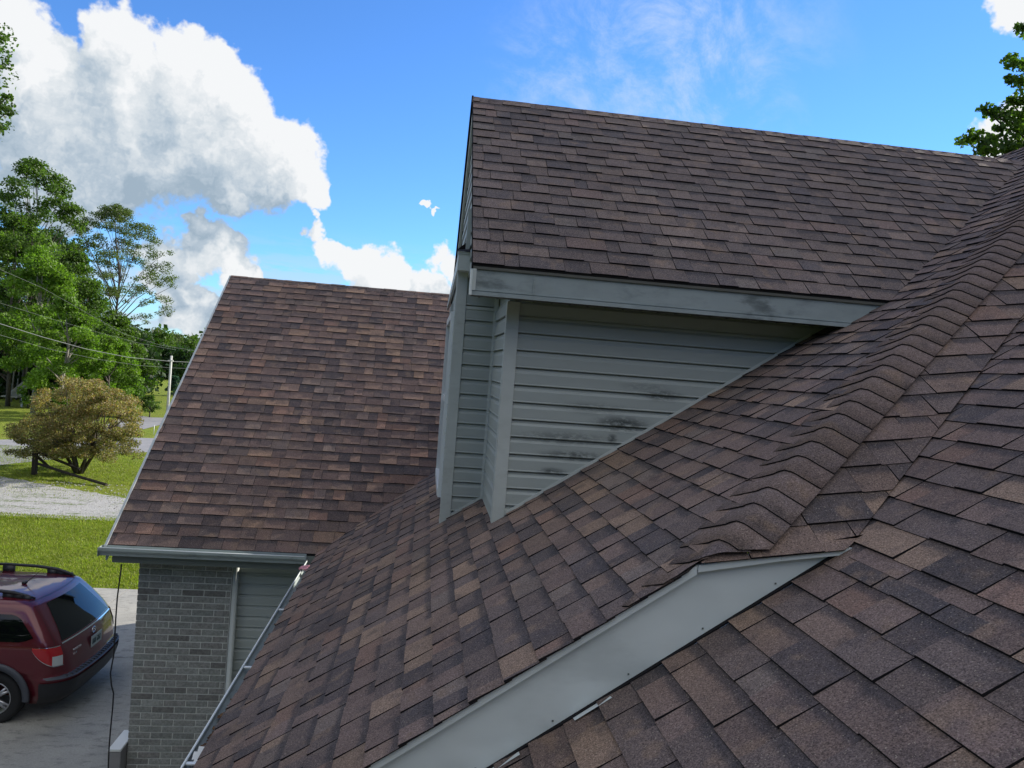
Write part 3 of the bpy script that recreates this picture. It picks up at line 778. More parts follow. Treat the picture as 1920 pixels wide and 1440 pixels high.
for k in range(20):
    z0_ = H+.70-.1143*(k+1)
    if z0_ > zr1(XB)-.12:
        s_ = MB(); plank(s_, (XB+.04, YC2), (XR-.02, YC2), z0_, 0, (0, -1)); s_.build('siding_plank', 'siding', dw1)
def post(x0_, x1_, y0_, y1_, zb, zt):
    """L-shaped outside corner trim: face on -y side and face on -x side"""
    def f(s_):
        s_.box(x0_, x1_, y0_, y0_+.012, zb, zt); s_.box(x0_, x0_+.012, y0_+.0125, y1_, zb, zt)
    return f
part('corner_trim', 'trim', post(XR-.024, XR+.060, YC1-.026, YC1+.05, zr1(XR-.024)+.0, H+.445), dw1, bevel=.002)
part('corner_trim', 'trim', post(XB-.020, XB+.062, YC2-.026, YC2+.06, zr1(XB-.02), H+.73), dw1, bevel=.002)
part('corner_trim', 'trim', lambda s_: (s_.box(XR-.034, XR-.002, YC2-.024, YC2-.004, zr1(XR-.03), H+.75), s_.box(XR-.022, XR-.002, YC2-.045, YC2-.0245, zr1(XR-.03), H+.75)), dw1)
def jtrim(s_):
    for (xa, xb_, yy) in ((XR+.061, 2.6, YC1-.024), (XB+.063, XR-.035, YC2-.024)):
        s_.prism([(xa, zr1(xa)+.008), (xb_, zr1(xb_)+.008), (xb_, zr1(xb_)+.030), (xa, zr1(xa)+.030)], 1, yy, yy+.014)
part('base_trim', 'trim', jtrim, dw1)
part('head_trim', 'trim', lambda s_: s_.box(XB+.063, XR-.035, YC2-.022, YC2-.004, H+.44, H+.462), dw1)
# bump-out front (faces left) with its window, and gable siding above
YF1 = 7.47
front = part('dormer_front_wall', 'siding', lambda s_: (s_.prism([(YC2+.02, zr1(XB)-.1), (YF1, zr1(XB)-.1), (YF1, H+.72), (YC2+.02, H+.72)], 0, XB+.006, XB+.05),
             s_.prism([(4.95, H+.62), (8.38, H+.62), (6.65, H+2.28)], 0, .285, .33)))
for k in range(17):
    z0_ = H+.60-.1143*(k+1)
    if z0_ < zr1(XB)-.1: continue
    s_ = MB(); plank(s_, (XB, YC2+.035), (XB, 5.90), z0_, 0, (-1, 0)); s_.build('siding_plank', 'siding', front)
    s_ = MB(); plank(s_, (XB, 7.17), (XB, YF1), z0_, 0, (-1, 0)); s_.build('siding_plank', 'siding', front)
for k in range(14):
    z0_ = H+.68+.1143*k; m_ = (z0_+.12-(H+.628))/.85
    if 6.65-(4.6+m_) < .08: break
    s_ = MB(); plank(s_, (.283, 4.62+m_+.02), (.283, 8.68-m_-.02), z0_, 0, (-1, 0)); s_.build('siding_plank', 'siding', front)
wn = part('window_frame', 'window_white', lambda s_: (s_.box(XB-.045, XB+.0, 5.90, 5.97, H-1.05, H+.42), s_.box(XB-.045, XB, 7.10, 7.17, H-1.05, H+.42), s_.box(XB-.045, XB, 5.97, 7.10, H+.36, H+.42), s_.box(XB-.05, XB, 5.97, 7.10, H-1.05, H-.99), s_.box(XB-.03, XB, 5.97, 7.10, H-.33, H-.28)), front)
part('window_pane', 'glass', lambda s_: s_.box(XB-.012, XB-.008, 5.97, 7.10, H-.99, H+.36), wn)
# fascia, soffit of the near eave
def dfas(s_):
    xe = 2.86
    s_.prism([(.245, H+.447), (xe, H+.447), (xs_at(H+.60)+.03, H+.600), (.245, H+.600)], 1, 4.618, 4.634)
    s_.prism([(.243, H+.440), (xe-.01, H+.440), (xe, H+.464), (.243, H+.464)], 1, 4.606, 4.6175)
    s_.prism([(.243, H+.470), (xe+.03, H+.470), (xe+.035, H+.474), (.243, H+.474)], 1, 4.613, 4.6175)
df = part('eave_fascia', 'fascia_dirty', dfas)
part('drip_edge', 'soffit', lambda s_: s_.prism([(.24, H+.601), (3.02, H+.601), (3.04, H+.618), (.24, H+.618)], 1, 4.606, 4.632), df)
part('metal_lap', 'fascia_dirty', lambda s_: s_.box(.62, .628, 4.6145, 4.6178, H+.476, H+.598), df)
part('fascia_end', 'gutter_lip', lambda s_: s_.box(.226, .242, 4.604, 4.64, H+.44, H+.60), df)
def dsof(s_):
    s_.box(.245, 2.9, 4.6345, YC1-.027, H+.455, H+.462)
    for k in range(22): s_.box(.30+.12*k, .312+.12*k, 4.64, YC1-.03, H+.450, H+.4545)
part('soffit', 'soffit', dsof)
# side board closing the overhang at the verge (near part), then rake boards
def rakes(s_):
    for sg in (-1, 1):
        pts = [(6.65+sg*(6.65-4.6), .628), (6.65, 2.371)]
        s_.prism([(pts[0][0], pts[0][1]+H-.16), (pts[1][0], pts[1][1]+H-.18), (pts[1][0], pts[1][1]+H-.032), (pts[0][0], pts[0][1]+H-.032)], 0, .240, .262)
part('rake_board', 'trim', rakes)
def rake_edge(s_):
    s_.prism([(6.65, 2.371+H-.03), (8.75, .588+H-.03), (8.75, .588+H+.012), (6.65, 2.371+H+.012)], 0, .222, .2395)
part('rake_edge', 'asphalt_edge', rake_edge)
part('rake_edge', 'asphalt_edge', lambda s_: s_.prism([(4.6, .628+H-.028), (6.65, 2.371+H-.028), (6.65, 2.371+H-.002), (4.6, .628+H-.002)], 0, .229, .2395))
# little boxed eave return at the corner of the bump-out, with its cap of shingle
ret = part('eave_return', 'trim', lambda s_: (s_.box(XB-.028, .40, 5.64, YC2-.027, H+.715, H+.838), s_.box(XB-.032, .40, 5.63, YC2-.02, H+.8385, H+.852)))
part('return_cap', 'asphalt_edge', lambda s_: s_.add([(XB-.035, 5.62, H+.853), (.40, 5.62, H+.853), (.40, 5.85, H+.93), (XB-.035, 5.85, H+.90), (.285, 5.85, H+1.0)], [(0, 1, 2, 3), (2, 4, 3)]), ret, fix=False)
def far_ret(s_):
    s_.prism([(5.85, .84+H), (5.85, .70+H), (7.6, .45+H), (7.6, .58+H)], 0, XB-.03, XB-.015)
part('trim_board', 'trim', lambda s_: s_.prism([(5.80, H+.72), (8.3, H+.60), (8.3, H+.66), (5.80, H+.84)], 0, XB-.028, XB-.008), front)

# ---- small things at the wall and the gutter
cp = [(228,1058),(224,1090),(220,1120),(217,1160),(215,1200),(213,1230),(207,1262),(209,1285),(213,1300),(211,1330),(207,1370),(204,1410),(203,1440)]
s_ = MB(); s_.tube([at(x, y, Y=7.70) for x, y in cp]+[(-2.84, 7.7, .02)], .0075, 6)
tag(s_.build('hanging_cable', 'cable', smooth=True), 'thin black cable hanging from the garage gutter past the brick wall', 'cable')
def blk(s_):
    s_.prism([(-2.90, 0.0), (-2.765, 0.0), (-2.765, .30), (-2.90, .275)], 1, 7.80, 8.16)
b_ = empty('utility_box', (-2.83, 7.98, 0)); tag(b_, 'white topped utility box, front shade painted into its grey body, on the driveway against the brick corner', 'utility box')
part('block_body', 'road', lambda s_: s_.box(-2.885, -2.765, 7.80, 8.2, 0, H-4.132), b_, bevel=.004)  # shade on the front is put into the dark body colour
part('block_top', 'white_paint', lambda s_: s_.box(-2.89, -2.765, 7.795, 8.2, H-4.130, H-4.105), b_, bevel=.004)
def tape(s_):
    for k in range(7):
        y_ = 7.22+.012*k; pts = [(-1.075+.02*random.random(), y_, H-2.05), (-1.045, y_+random.uniform(-.02, .02), H-2.040+.006*random.random()), (-1.0, y_+random.uniform(-.02, .02), H-2.045+.02*random.random()), (-.95, y_+.01, H-2.035+.02*random.random()), (-.935, y_-.02, H-2.05)]
        s_.tube(pts, [.006, .009, .011, .010, .005], 5)
tag(part('ribbon_scrap', 'pink', tape, None, smooth=True), 'faded pink and white ribbon scrap wrapped over the gutter corner', 'ribbon')
def scrap(s_):
    for k in range(5):
        x_, y_ = -.985+random.uniform(-.02, .02), 3.86+random.uniform(-.05, .05)
        s_.add([(x_-.02, y_, H-2.07), (x_+.02, y_+.01, H-2.06), (x_+.015, y_+.04, H-2.05), (x_-.02, y_+.035, H-2.045)], [(0, 1, 2, 3)])
tag(part('paper_scrap', 'white_paint', scrap, None, fix=False), 'crumpled white paper scraps beside leaves in the near gutter', 'litter')

# ================================================================== CAR
def build_car():
    car = empty('parked_suv', (-4.20, 10.89, 0), R(180-1.0)); W2 = .885
    tag(car, 'maroon estate suv parked rear towards the brick wall', 'car')
    # local frame: +x forward, +y to the car's left ... body given by plan outlines at heights
    lev = [ # z, half width, rear x, front x, rear corner radius
        (.26, .80, .14, 4.30, .25), (.36, .855, .045, 4.42, .30), (.50, .880, .005, 4.50, .34), (.60, .885, .0, 4.52, .34), (.615, .885, .06, 4.50, .33), (.78, .885, .09, 4.45, .30),
        (.90, .883, .12, 4.35, .26), (1.00, .875, .165, 3.75, .21), (1.06, .862, .205, 3.35, .18), (1.15, .838, .27, 3.15, .16), (1.30, .785, .39, 2.90, .15), (1.42, .735, .49, 2.68, .15), (1.485, .700, .55, 2.50, .16), (1.52, .655, .61, 2.35, .19), (1.545, .56, .76, 2.15, .25), (1.557, .35, 1.05, 1.9, .28)]
    lz = [l[0] for l in lev]
    def prm(z):
        z = min(max(z, lz[0]), lz[-1])
        i = max(0, min(len(lev)-2, next((k for k in range(len(lev)-1) if z <= lz[k+1]), len(lev)-2)))
        t = (z-lz[i])/(lz[i+1]-lz[i]); return [lev[i][k]*(1-t)+lev[i+1][k]*t for k in range(1, 5)]
    def curve_rear(y, w_, xr): return xr+.09*(y/w_)**2        # rear face bowed in plan
    def pt(seg, u, z, off=0):
        """seg 'R' rear: u = y; 'L' left side, 'Q' right side: u = x from rear; 'C'/'D' corner left/right: u 0 (side) .. 1 (rear)"""
        w_, xr, xf, r_ = prm(z)
        if seg == 'R':
            yy = max(-(w_-r_), min(w_-r_, u)); return (curve_rear(yy, w_, xr)-off, u if abs(u) < w_-r_ else yy, z)
        if seg in 'LQ':
            s = 1 if seg == 'L' else -1; 
            tp = 1-.10*max(0, (u-2.6)/2)**2; return (u, s*(w_*tp+off), z)
        s = 1 if seg == 'C' else -1
        xc = curve_rear(w_-r_, w_, xr)+r_
        a = u*math.pi/2; return (xc-(r_+off)*math.sin(a), s*((w_-r_)+(r_+off)*math.cos(a)), z)
    def outline(z):
        w_, xr, xf, r_ = prm(z); xc = curve_rear(w_-r_, w_, xr)+r_; o = []
        for k in range(13): o.append(pt('L', xf-.35+(xc-(xf-.35))*k/13, z))
        for k in range(9): o.append(pt('C', k/8, z))
        for k in range(1, 16): o.append(pt('R', (w_-r_)*(1-2*k/16), z))
        for k in range(9): o.append(pt('D', 1-k/8, z))
        for k in range(1, 14): o.append(pt('Q', xc+(xf-.35-xc)*k/13, z))
        for k in range(1, 12): a = math.pi*k/12; tp = 1-.10*max(0, (xf-.35-2.6)/2)**2; o.append((xf-.35+.35*math.sin(a), -w_*tp*math.cos(a), z))
        return o
    zs = []
    for i in range(len(lz)-1):
        n = 3 if lz[i+1]-lz[i] > .08 else 2
        zs += [lz[i]+(lz[i+1]-lz[i])*k/n for k in range(n)]
    zs.append(lz[-1]); s_ = MB(); rings = [outline(z) for z in zs]; n = len(rings[0])
    vs = [p for r_ in rings for p in r_]; fs = []
    for i in range(len(rings)-1):
        for k in range(n): fs.append((i*n+k, i*n+(k+1) % n, (i+1)*n+(k+1) % n, (i+1)*n+k))
    fs += [tuple(range(n-1, -1, -1)), tuple((len(rings)-1)*n+k for k in range(n))]
    s_.add(vs, fs)
    def add(name, m, s_, parent=car, smooth=True, bevel=0, fix=True):
        mats = m if isinstance(m, (list, tuple)) else [m]
        me = bpy.data.meshes.new(name); me.from_pydata(s_.v, [], s_.f)
        for q in mats: me.materials.append(M[q])
        me.polygons.foreach_set('material_index', s_.m)
        bm = bmesh.new(); bm.from_mesh(me)
        if fix: bmesh.ops.recalc_face_normals(bm, faces=bm.faces)
        if bevel: bmesh.ops.bevel(bm, geom=bm.edges, offset=bevel, segments=2, affect='EDGES')
        bm.to_mesh(me); bm.free()
        if smooth: me.polygons.foreach_set('use_smooth', [True]*len(me.polygons))
        o = bpy.data.objects.new(name, me); COL.objects.link(o); o.parent = parent; return o
    body = add('body', 'paint', s_)
    cut = MB()
    for xw in (.93, 3.55):
        for sy in (-1, 1): cut.tube([(xw, sy*.58, .36), (xw, sy*1.1, .36)], .385, 28)
    co = add('wheel_cut', 'black_plastic', cut, None)
    # boolean for the wheel arches
    md = body.modifiers.new('arches', 'BOOLEAN'); md.operation = 'DIFFERENCE'; md.object = co; md.solver = 'EXACT'
    co.parent = car; bpy.context.view_layer.update()
    dg = bpy.context.evaluated_depsgraph_get(); me2 = bpy.data.meshes.new_from_object(body.evaluated_get(dg))
    body.modifiers.clear(); body.data = me2; bpy.data.objects.remove(co)
    def patch(name, m, uvs, nu, nz, off=.006, parent=car, mi=None):
        """uvs(seg param 0..1, 0..1) -> (seg, u, z)"""
        q = MB(); vs = []
        for j in range(nz+1):
            for i in range(nu+1): sg, u, z = uvs(i/nu, j/nz); vs.append(pt(sg, u, z, off))
        q.add(vs, [(j*(nu+1)+i, j*(nu+1)+i+1, (j+1)*(nu+1)+i+1, (j+1)*(nu+1)+i) for j in range(nz) for i in range(nu)])
        return add(name, m, q, parent, fix=False)
    def rear_y(z, fr):  # y on rear face at fraction fr of full half width incl. corner start
        w_, xr, xf, r_ = prm(z); return fr*(w_-r_)
    def wrap(s, z):     # s from -1 (right) .. 1 (left): across rear plus part of the corner
        w_, xr, xf, r_ = prm(z); L_ = w_-r_; A = r_*math.pi/2; d = s*(L_+A)
        if abs(d) <= L_: return 'R', d, z
        return ('C' if d > 0 else 'D'), 1-(abs(d)-L_)/A, z
    # rear window: narrower at top, wide at bottom, wrapping into the corners
    def rw(u, v):
        z = 1.035+(1.455-1.035)*v; hw = .68-.11*v
        return wrap((2*u-1)*hw, z)
    rwin = patch('rear_window', 'car_glass', rw, 24, 8, .005)
    # chrome strip under the window and dark recess with plate
    patch('chrome_strip', 'chrome', lambda u, v: wrap((2*u-1)*.70, 1.008+.014*v), 24, 1, .012)
    q = MB()
    for a_, b_2, zc, off in ((-.04, .04, 0, 0),):
        ring = [(.125, .055*math.cos(t)*1.0, .955+.038*math.sin(t)) for t in [2*math.pi*k/20 for k in range(21)]]
        q.tube(ring, .006, 6, cap=False); q.tube([(.122, -.035, .95), (.120, 0, .965), (.122, .03, .972)], .005, 5)
        q.tube([(.122, .02, .945), (.122, .028, .94)], .006, 5)
    add('emblem', 'chrome', q)
    q = MB(); q.box(.080, .088, -.155, .155, .755, .91); add('licence_plate', 'plate', q, smooth=False, bevel=.003)
    q = MB()
    for k, yy in enumerate([.115, .078, .041, -.022, -.059, -.096]):
        q.box(.0765, .0795, yy-.013, yy+.013, .795, .803+.03*(k % 2)); q.box(.0765, .0795, yy-.013, yy-.006, .795, .865); q.box(.0765, .0795, yy-.013, yy+.013, .858, .865)
        if k % 2 == 0: q.box(.0765, .0795, yy+.007, yy+.013, .795, .865)
    add('plate_characters', 'plate_ink', q, smooth=False)
    for body_, sz_, zz_, xx_ in (('FORESTER', .040, .865, .138), ('2.5 X', .032, .820, .128)):
        tx = bpy.data.curves.new('badge', 'FONT'); tx.body = body_; tx.size = sz_; tx.extrude = .002
        to = bpy.data.objects.new('badge_text', tx); COL.objects.link(to); to.rotation_euler = (R(90), 0, R(-90)-R(8)); bpy.context.view_layer.update()
        dg = bpy.context.evaluated_depsgraph_get(); me = bpy.data.meshes.new_from_object(to.evaluated_get(dg)); bpy.data.objects.remove(to)
        me.materials.clear(); me.materials.append(M['chrome']); o = bpy.data.objects.new('badge', me); COL.objects.link(o); o.parent = car; o.location = (xx_, .56, zz_); o.rotation_euler = (R(90), 0, R(-90)-R(8))
    # tail lamps, left and right, wrapping the corner
    for sg in (1, -1):
        side = 'L' if sg > 0 else 'Q'; cor = 'C' if sg > 0 else 'D'
        def lamp(u, v, lo=.0, hi=1., z_lo=None):
            # u 0 = inner end on rear face, 1 = pointed end on the flank
            zt = 1.0+.012*u; zb = .765+.21*max(0, u-.30)**1.3*1.6
            zb = min(zb, zt-.02); z = zb+(zt-zb)*v; w_, xr, xf, r_ = prm(z); L_ = w_-r_; A = r_*math.pi/2
            dd0 = .07+.10*(1-v); d = dd0+u*(A+.06-dd0)
            if d < 0: return 'R', sg*(L_+d), z
            if d <= A: return cor, 1-d/A, z
            xc = curve_rear(L_, w_, xr)+r_; return side, xc+(d-A), z
        lm = patch('tail_light', 'red_lens', lamp, 26, 8, .012)
        patch('reverse_lens', 'clear_lens', lambda u, v: lamp(.02+u*.33, .02+v*.50), 8, 4, .016, lm)
        patch('lamp_rim', 'chrome', lambda u, v: lamp(u, -.035+v*.045), 26, 1, .014, lm)
        patch('lamp_rim', 'chrome', lambda u, v: lamp(u, .99+v*.03), 26, 1, .014, lm)
        # quarter window and door windows
        def qw(u, v):
            z = 1.07+(1.385-1.07)*v; x = .50+.19*v*(1-u)+1.02*u
            if u < .12: z = 1.07+(1.385-1.07)*(.5+(v-.5)*(1-(.12-u)/.12*.35))
            return side, x, z
        patch('quarter_window', 'car_glass', qw, 12, 8, .005)
        patch('door_window', 'car_glass', lambda u, v: (side, 1.62+.82*u, 1.06+.335*v), 6, 6, .005)
        patch('door_window', 'car_glass', lambda u, v: (side, 2.52+(.75-.35*v)*u, 1.05+.33*v), 6, 6, .005)
        patch('bumper_lower', 'black_plastic', lambda u, v: (side, .52+.02*0+u*.06, .27+.06*v), 2, 2, .004)
        # arch cladding
        for xw in (.93, 3.55):
            q = MB(); vs = []; nn = 24
            for i in range(nn+1):
                a = math.pi*(-.02+1.04*i/nn)
                for rr, yo in ((.375, .90), (.378, .925), (.44, .918), (.452, .90), (.44, .86)):
                    vs.append((xw+rr*math.cos(a), sg*yo*(1 if xw < 2 else .99), .36+rr*math.sin(a)))
            q.add(vs, [(i*5+k, i*5+k+1, (i+1)*5+k+1, (i+1)*5+k) for i in range(nn) for k in range(4)])
            add('arch_trim', 'grey_plastic', q, fix=False)
            wh = bpy.data.objects.new('wheel', None); COL.objects.link(wh); wh.parent = car; wh.location = (xw, sg*.775, .34)
            q = MB(); prof = [(.215, -.09), (.30, -.11), (.335, -.09), (.342, -.05), (.342, .05), (.335, .09), (.30, .11), (.215, .09)]
            vs = [(r_*math.cos(2*math.pi*k/36), o_, r_*math.sin(2*math.pi*k/36)) for k in range(36) for r_, o_ in prof]; m_ = len(prof)
            q.add(vs, [(k*m_+j, k*m_+(j+1) % m_, ((k+1) % 36)*m_+(j+1) % m_, ((k+1) % 36)*m_+j) for k in range(36) for j in range(m_)])
            add('tyre', 'tyre', q, wh)
            q = MB(); vs = []; pr2 = [(.214, .085), (.205, .095), (.195, .06), (.195, -.08)]
            vs = [(r_*math.cos(2*math.pi*k/36), sg*o_, r_*math.sin(2*math.pi*k/36)) for k in range(36) for r_, o_ in pr2]; m_ = 4
            q.add(vs, [(k*m_+j, k*m_+j+1, ((k+1) % 36)*m_+j+1, ((k+1) % 36)*m_+j) for k in range(36) for j in range(3)])
            for k in range(5):
                a = 2*math.pi*k/5
                for da in (-.14, .14): q.tube([(.03*math.cos(a), sg*.07, .03*math.sin(a)), (.2*math.cos(a+da), sg*.06, .2*math.sin(a+da))], [.028, .017], 6)
            q.tube([(0, sg*.02, 0), (0, sg*.085, 0)], .045, 14)
            add('rim', 'alloy', q, wh, fix=True)
        # roof rail with feet
        q = MB(); q.tube([(.66, sg*.53, 1.530), (.76, sg*.545, 1.565), (.92, sg*.56, 1.605), (1.2, sg*.57, 1.632), (1.6, sg*.57, 1.642), (2.0, sg*.565, 1.635), (2.35, sg*.55, 1.60), (2.5, sg*.53, 1.55)], [.012, .020, .024, .022, .020, .020, .02, .012], 8)
        for xa, xb_, zt_ in ((.70, .80, 1.565), (.80, .92, 1.595), (.92, 1.05, 1.60), (1.50, 1.66, 1.63), (2.2, 2.42, 1.59)): q.box(xa, xb_, sg*.556-.014, sg*.556+.014, 1.50, zt_)
        add('roof_rail', 'black_plastic', q)
        # tailgate shut line
        patch('shut_line', 'black_plastic', lambda u, v: wrap(sg*(.80-.0*v+.004*u), 1.02+.50*v), 1, 10, .0065)
    # rear bumper: step top with ribs
    patch('bumper', 'black_plastic', lambda u, v: wrap((2*u-1)*1.0, .26+.30*v), 40, 6, .018)
    q = MB(); ring = []
    for k in range(41):
        s = (2*k/40-1)*.92; sg_, u, z = wrap(s, .605); a = pt(sg_, u, .600, .018); b2 = pt(sg_, u, .625, .004); ring.append((a, b2))
    q.add([p for r_ in ring for p in r_], [(2*i, 2*i+1, 2*i+3, 2*i+2) for i in range(40)])
    bt = add('bumper_step', 'grey_plastic', q, fix=False)
    for k in range(22):
        q = MB(); s = (2*(k+.5)/22-1)*.72; sg_, u, z = wrap(s, .6); a = pt(sg_, u, .604, .010); b2 = pt(sg_, u, .622, -.0)
        q.box(a[0]-.004, b2[0]+.02, a[1]-.010, a[1]+.010, .606, .630); add('step_rib', 'grey_plastic', q, bt, smooth=False)
    # roof ribs, spoiler joint, antenna, wiper
    q = MB()
    for yy in (-.38, -.13, .13, .38): q.tube([(1.0, yy, 1.550), (2.1, yy, 1.557)], .008, 5)
    add('roof_rib', 'paint', q)
    patch('spoiler_joint', 'black_plastic', lambda u, v: wrap((2*u-1)*.80, 1.510+.004*v), 20, 1, .003)
    q = MB(); q.tube([(1.08, 0.03, 1.56), (1.03, .03, 1.585)], [.028, .018], 8); q.tube([(1.03, .03, 1.585), (.86, .02, 1.75)], [.006, .003], 6)
    add('antenna', 'black_plastic', q)
    q = MB(); q.tube([(.20, -.05, 1.05), (.24, -.25, 1.075), (.27, -.45, 1.085)], .008, 5); add('wiper', 'chrome', q)
    return car
build_car()

# ================================================================== VEGETATION
def leafmesh(name, pts, size, cols, parent, shape='leaf', droop=.3):
    """pts (n,3); two-triangle folded leaves of random pose"""
    n = len(pts); s = size*rng.uniform(.65, 1.35, n)
    a = rng.normal(size=(n, 3)); a /= np.linalg.norm(a, axis=1)[:, None]
    b = rng.normal(size=(n, 3)); b[:, 2] += 1.0; b = b-a*(a*b).sum(1)[:, None]; b /= np.linalg.norm(b, axis=1)[:, None]
    c_ = np.cross(a, b)
    S = s[:, None]
    p0 = pts-a*S*.5; p2 = pts+a*S*.5; p1 = pts+c_*S*.36+b*S*.12; p3 = pts-c_*S*.36+b*S*.12
    V = np.stack([p0, p1, p2, p3], 1).reshape(-1, 3); ctr = pts.mean(0); V = V-ctr
    I = np.arange(n)*4; L = np.stack([I, I+1, I+2, I, I+2, I+3], 1).ravel()
    me = bpy.data.meshes.new(name); me.vertices.add(4*n); me.vertices.foreach_set('co', V.ravel())
    me.loops.add(6*n); me.loops.foreach_set('vertex_index', L); me.polygons.add(2*n)
    me.polygons.foreach_set('loop_start', np.arange(2*n)*3); me.polygons.foreach_set('loop_total', np.full(2*n, 3)); me.update(calc_edges=True)
    T = np.concatenate([cols, np.ones((n, 1))], 1); T = np.repeat(T, 2, 0)
    me.attributes.new('tint', 'FLOAT_COLOR', 'FACE').data.foreach_set('color', T.ravel())
    me.materials.append(M['leaf']); o = bpy.data.objects.new(name, me); COL.objects.link(o)
    if parent is not None: o.parent = parent; o.location = Vector(ctr)-Vector(parent.location)
    else: o.location = ctr
    return o
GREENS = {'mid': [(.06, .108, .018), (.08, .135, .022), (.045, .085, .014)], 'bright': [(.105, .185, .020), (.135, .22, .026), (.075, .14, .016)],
          'dark': [(.022, .05, .012), (.03, .065, .014), (.018, .04, .010)], 'dull': [(.075, .105, .03), (.06, .09, .025), (.10, .125, .045)],
          'rust': [(.24, .145, .062), (.19, .165, .06), (.26, .175, .09), (.15, .16, .05), (.36, .29, .18)], 'spruce': [(.03, .07, .055), (.04, .09, .07)]}
def tree(label, base, height, cw, cbase=.25, n=9000, size=.2, pal='mid', trunk_r=.16, clumps=60, cr_=.9, bark='bark', name='tree', cat='tree', group=None, lean=0, prof=None, limbs=14, explicit=None, spread=1.0):
    base = np.array(base, float); root = empty(name, tuple(base)); tag(root, label, cat, group)
    prof = prof or (lambda t: math.sin(math.pi*min(1, max(.0, .12+.88*t)))**.6)
    s_ = MB(); npt = 7; tr = []
    for k in range(npt):
        t = k/(npt-1); tr.append(base+np.array([lean*t*height+rng.normal(0, .012*height)*(k > 0), rng.normal(0, .012*height)*(k > 0), t*height*.92]))
    s_.tube(tr, [trunk_r*(1-.88*k/(npt-1)) for k in range(npt)], 8)
    cl = []
    if explicit is not None: cl = [(np.array(p), r_) for p, r_ in explicit]
    k = 0
    while k < clumps:
        t = rng.uniform(0, 1)**.85; zt = cbase+(1-cbase)*t; rad = cw*.5*prof(t); a = rng.uniform(0, 2*math.pi); q = rad*math.sqrt(rng.uniform(.12, 1))
        cen = base+np.array([lean*zt*height+q*math.cos(a), q*math.sin(a), zt*height*.96]); cl.append((cen, cr_*rng.uniform(.55, 1.2))); k += 1
    def tp(z):
        f = np.clip((z-base[2])/(.92*height), 0, .98)*(npt-1); i = int(f); return tr[i]+(tr[min(i+1, npt-1)]-tr[i])*(f-i), trunk_r*(1-.88*f/(npt-1))
    sel = rng.permutation(len(cl))[:limbs]
    for i in sel:
        c_, r_ = cl[i]; z0_ = base[2]+(c_[2]-base[2])*rng.uniform(.55, .8); p, rr = tp(z0_); mid = p+(c_-p)*.5+np.array([0, 0, .06*height*rng.uniform(-.3, .6)])
        s_.tube([p, mid, c_], [rr*.5, rr*.3, rr*.08+.004], 5, cap=False)
    s_.build('trunk', bark, root, smooth=True, fix=False)
    W_ = np.array([r_**2 for _, r_ in cl]); cnt = rng.multinomial(n, W_/W_.sum()); P_ = []; C_ = []
    if explicit is not None: cnt[:len(explicit)] = [int(38+34*(r_/explicit[0][1])**1.5) for _, r_ in explicit]
    pc = np.array(GREENS[pal])
    for (c_, r_), m_ in zip(cl, cnt):
        d = rng.normal(size=(m_, 3)); d /= np.linalg.norm(d, axis=1)[:, None]+1e-9; d *= (rng.uniform(0, 1, m_)**.45)[:, None]*r_*np.array([1, 1, .62])
        P_.append(c_+d*spread); base_c = pc[rng.integers(0, len(pc))]*rng.uniform(.75, 1.3); mixc = pc[rng.integers(0, len(pc), m_)]
        C_.append((base_c*.6+mixc*.4)*rng.uniform(.75, 1.25, (m_, 1)))
    leafmesh('crown', np.concatenate(P_), size, np.concatenate(C_), root)
    return root
def gpos(px, Y): p = at(px, 800, Y=Y); return (p[0], Y, 0)
def hgt(px, py, Y): return at(px, py, Y=Y)[2]
def wid(pw, Y): return pw*Y/1400
# left wood edge: (px trunk, dist, top py, width px, ...)
TR = [
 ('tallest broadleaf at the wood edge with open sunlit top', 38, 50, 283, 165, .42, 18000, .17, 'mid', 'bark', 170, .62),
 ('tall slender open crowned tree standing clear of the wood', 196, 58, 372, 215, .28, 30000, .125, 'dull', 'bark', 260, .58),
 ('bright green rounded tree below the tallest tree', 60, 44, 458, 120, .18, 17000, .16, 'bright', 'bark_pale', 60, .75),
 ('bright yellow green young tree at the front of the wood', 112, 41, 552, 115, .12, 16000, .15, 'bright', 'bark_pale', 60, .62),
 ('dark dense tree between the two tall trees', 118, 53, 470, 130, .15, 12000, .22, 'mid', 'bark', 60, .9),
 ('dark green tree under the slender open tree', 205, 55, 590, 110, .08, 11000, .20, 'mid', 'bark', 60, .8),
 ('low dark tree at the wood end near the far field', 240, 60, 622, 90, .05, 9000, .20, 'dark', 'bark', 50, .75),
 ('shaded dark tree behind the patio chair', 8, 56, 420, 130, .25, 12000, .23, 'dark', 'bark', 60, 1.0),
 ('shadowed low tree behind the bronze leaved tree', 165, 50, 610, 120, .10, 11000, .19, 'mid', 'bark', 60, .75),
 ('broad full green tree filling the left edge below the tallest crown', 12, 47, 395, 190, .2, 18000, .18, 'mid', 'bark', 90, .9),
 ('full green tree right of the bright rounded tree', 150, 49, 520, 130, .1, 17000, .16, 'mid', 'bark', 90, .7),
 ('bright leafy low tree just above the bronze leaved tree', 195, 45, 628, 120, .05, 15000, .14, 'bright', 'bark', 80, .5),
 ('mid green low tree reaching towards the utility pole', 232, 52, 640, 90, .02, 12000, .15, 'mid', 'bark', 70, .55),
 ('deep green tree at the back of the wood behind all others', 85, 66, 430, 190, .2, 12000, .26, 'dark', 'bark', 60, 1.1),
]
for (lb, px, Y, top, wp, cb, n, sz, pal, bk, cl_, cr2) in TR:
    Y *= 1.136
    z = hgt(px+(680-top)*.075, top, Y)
    tree(lb, gpos(px, Y), z, wid(wp, Y), cb, n, sz, pal, .16, cl_, cr2, bk, 'broadleaf_tree', 'tree', 'trees at the edge of the wood', limbs=45 if cl_ > 100 else 20)
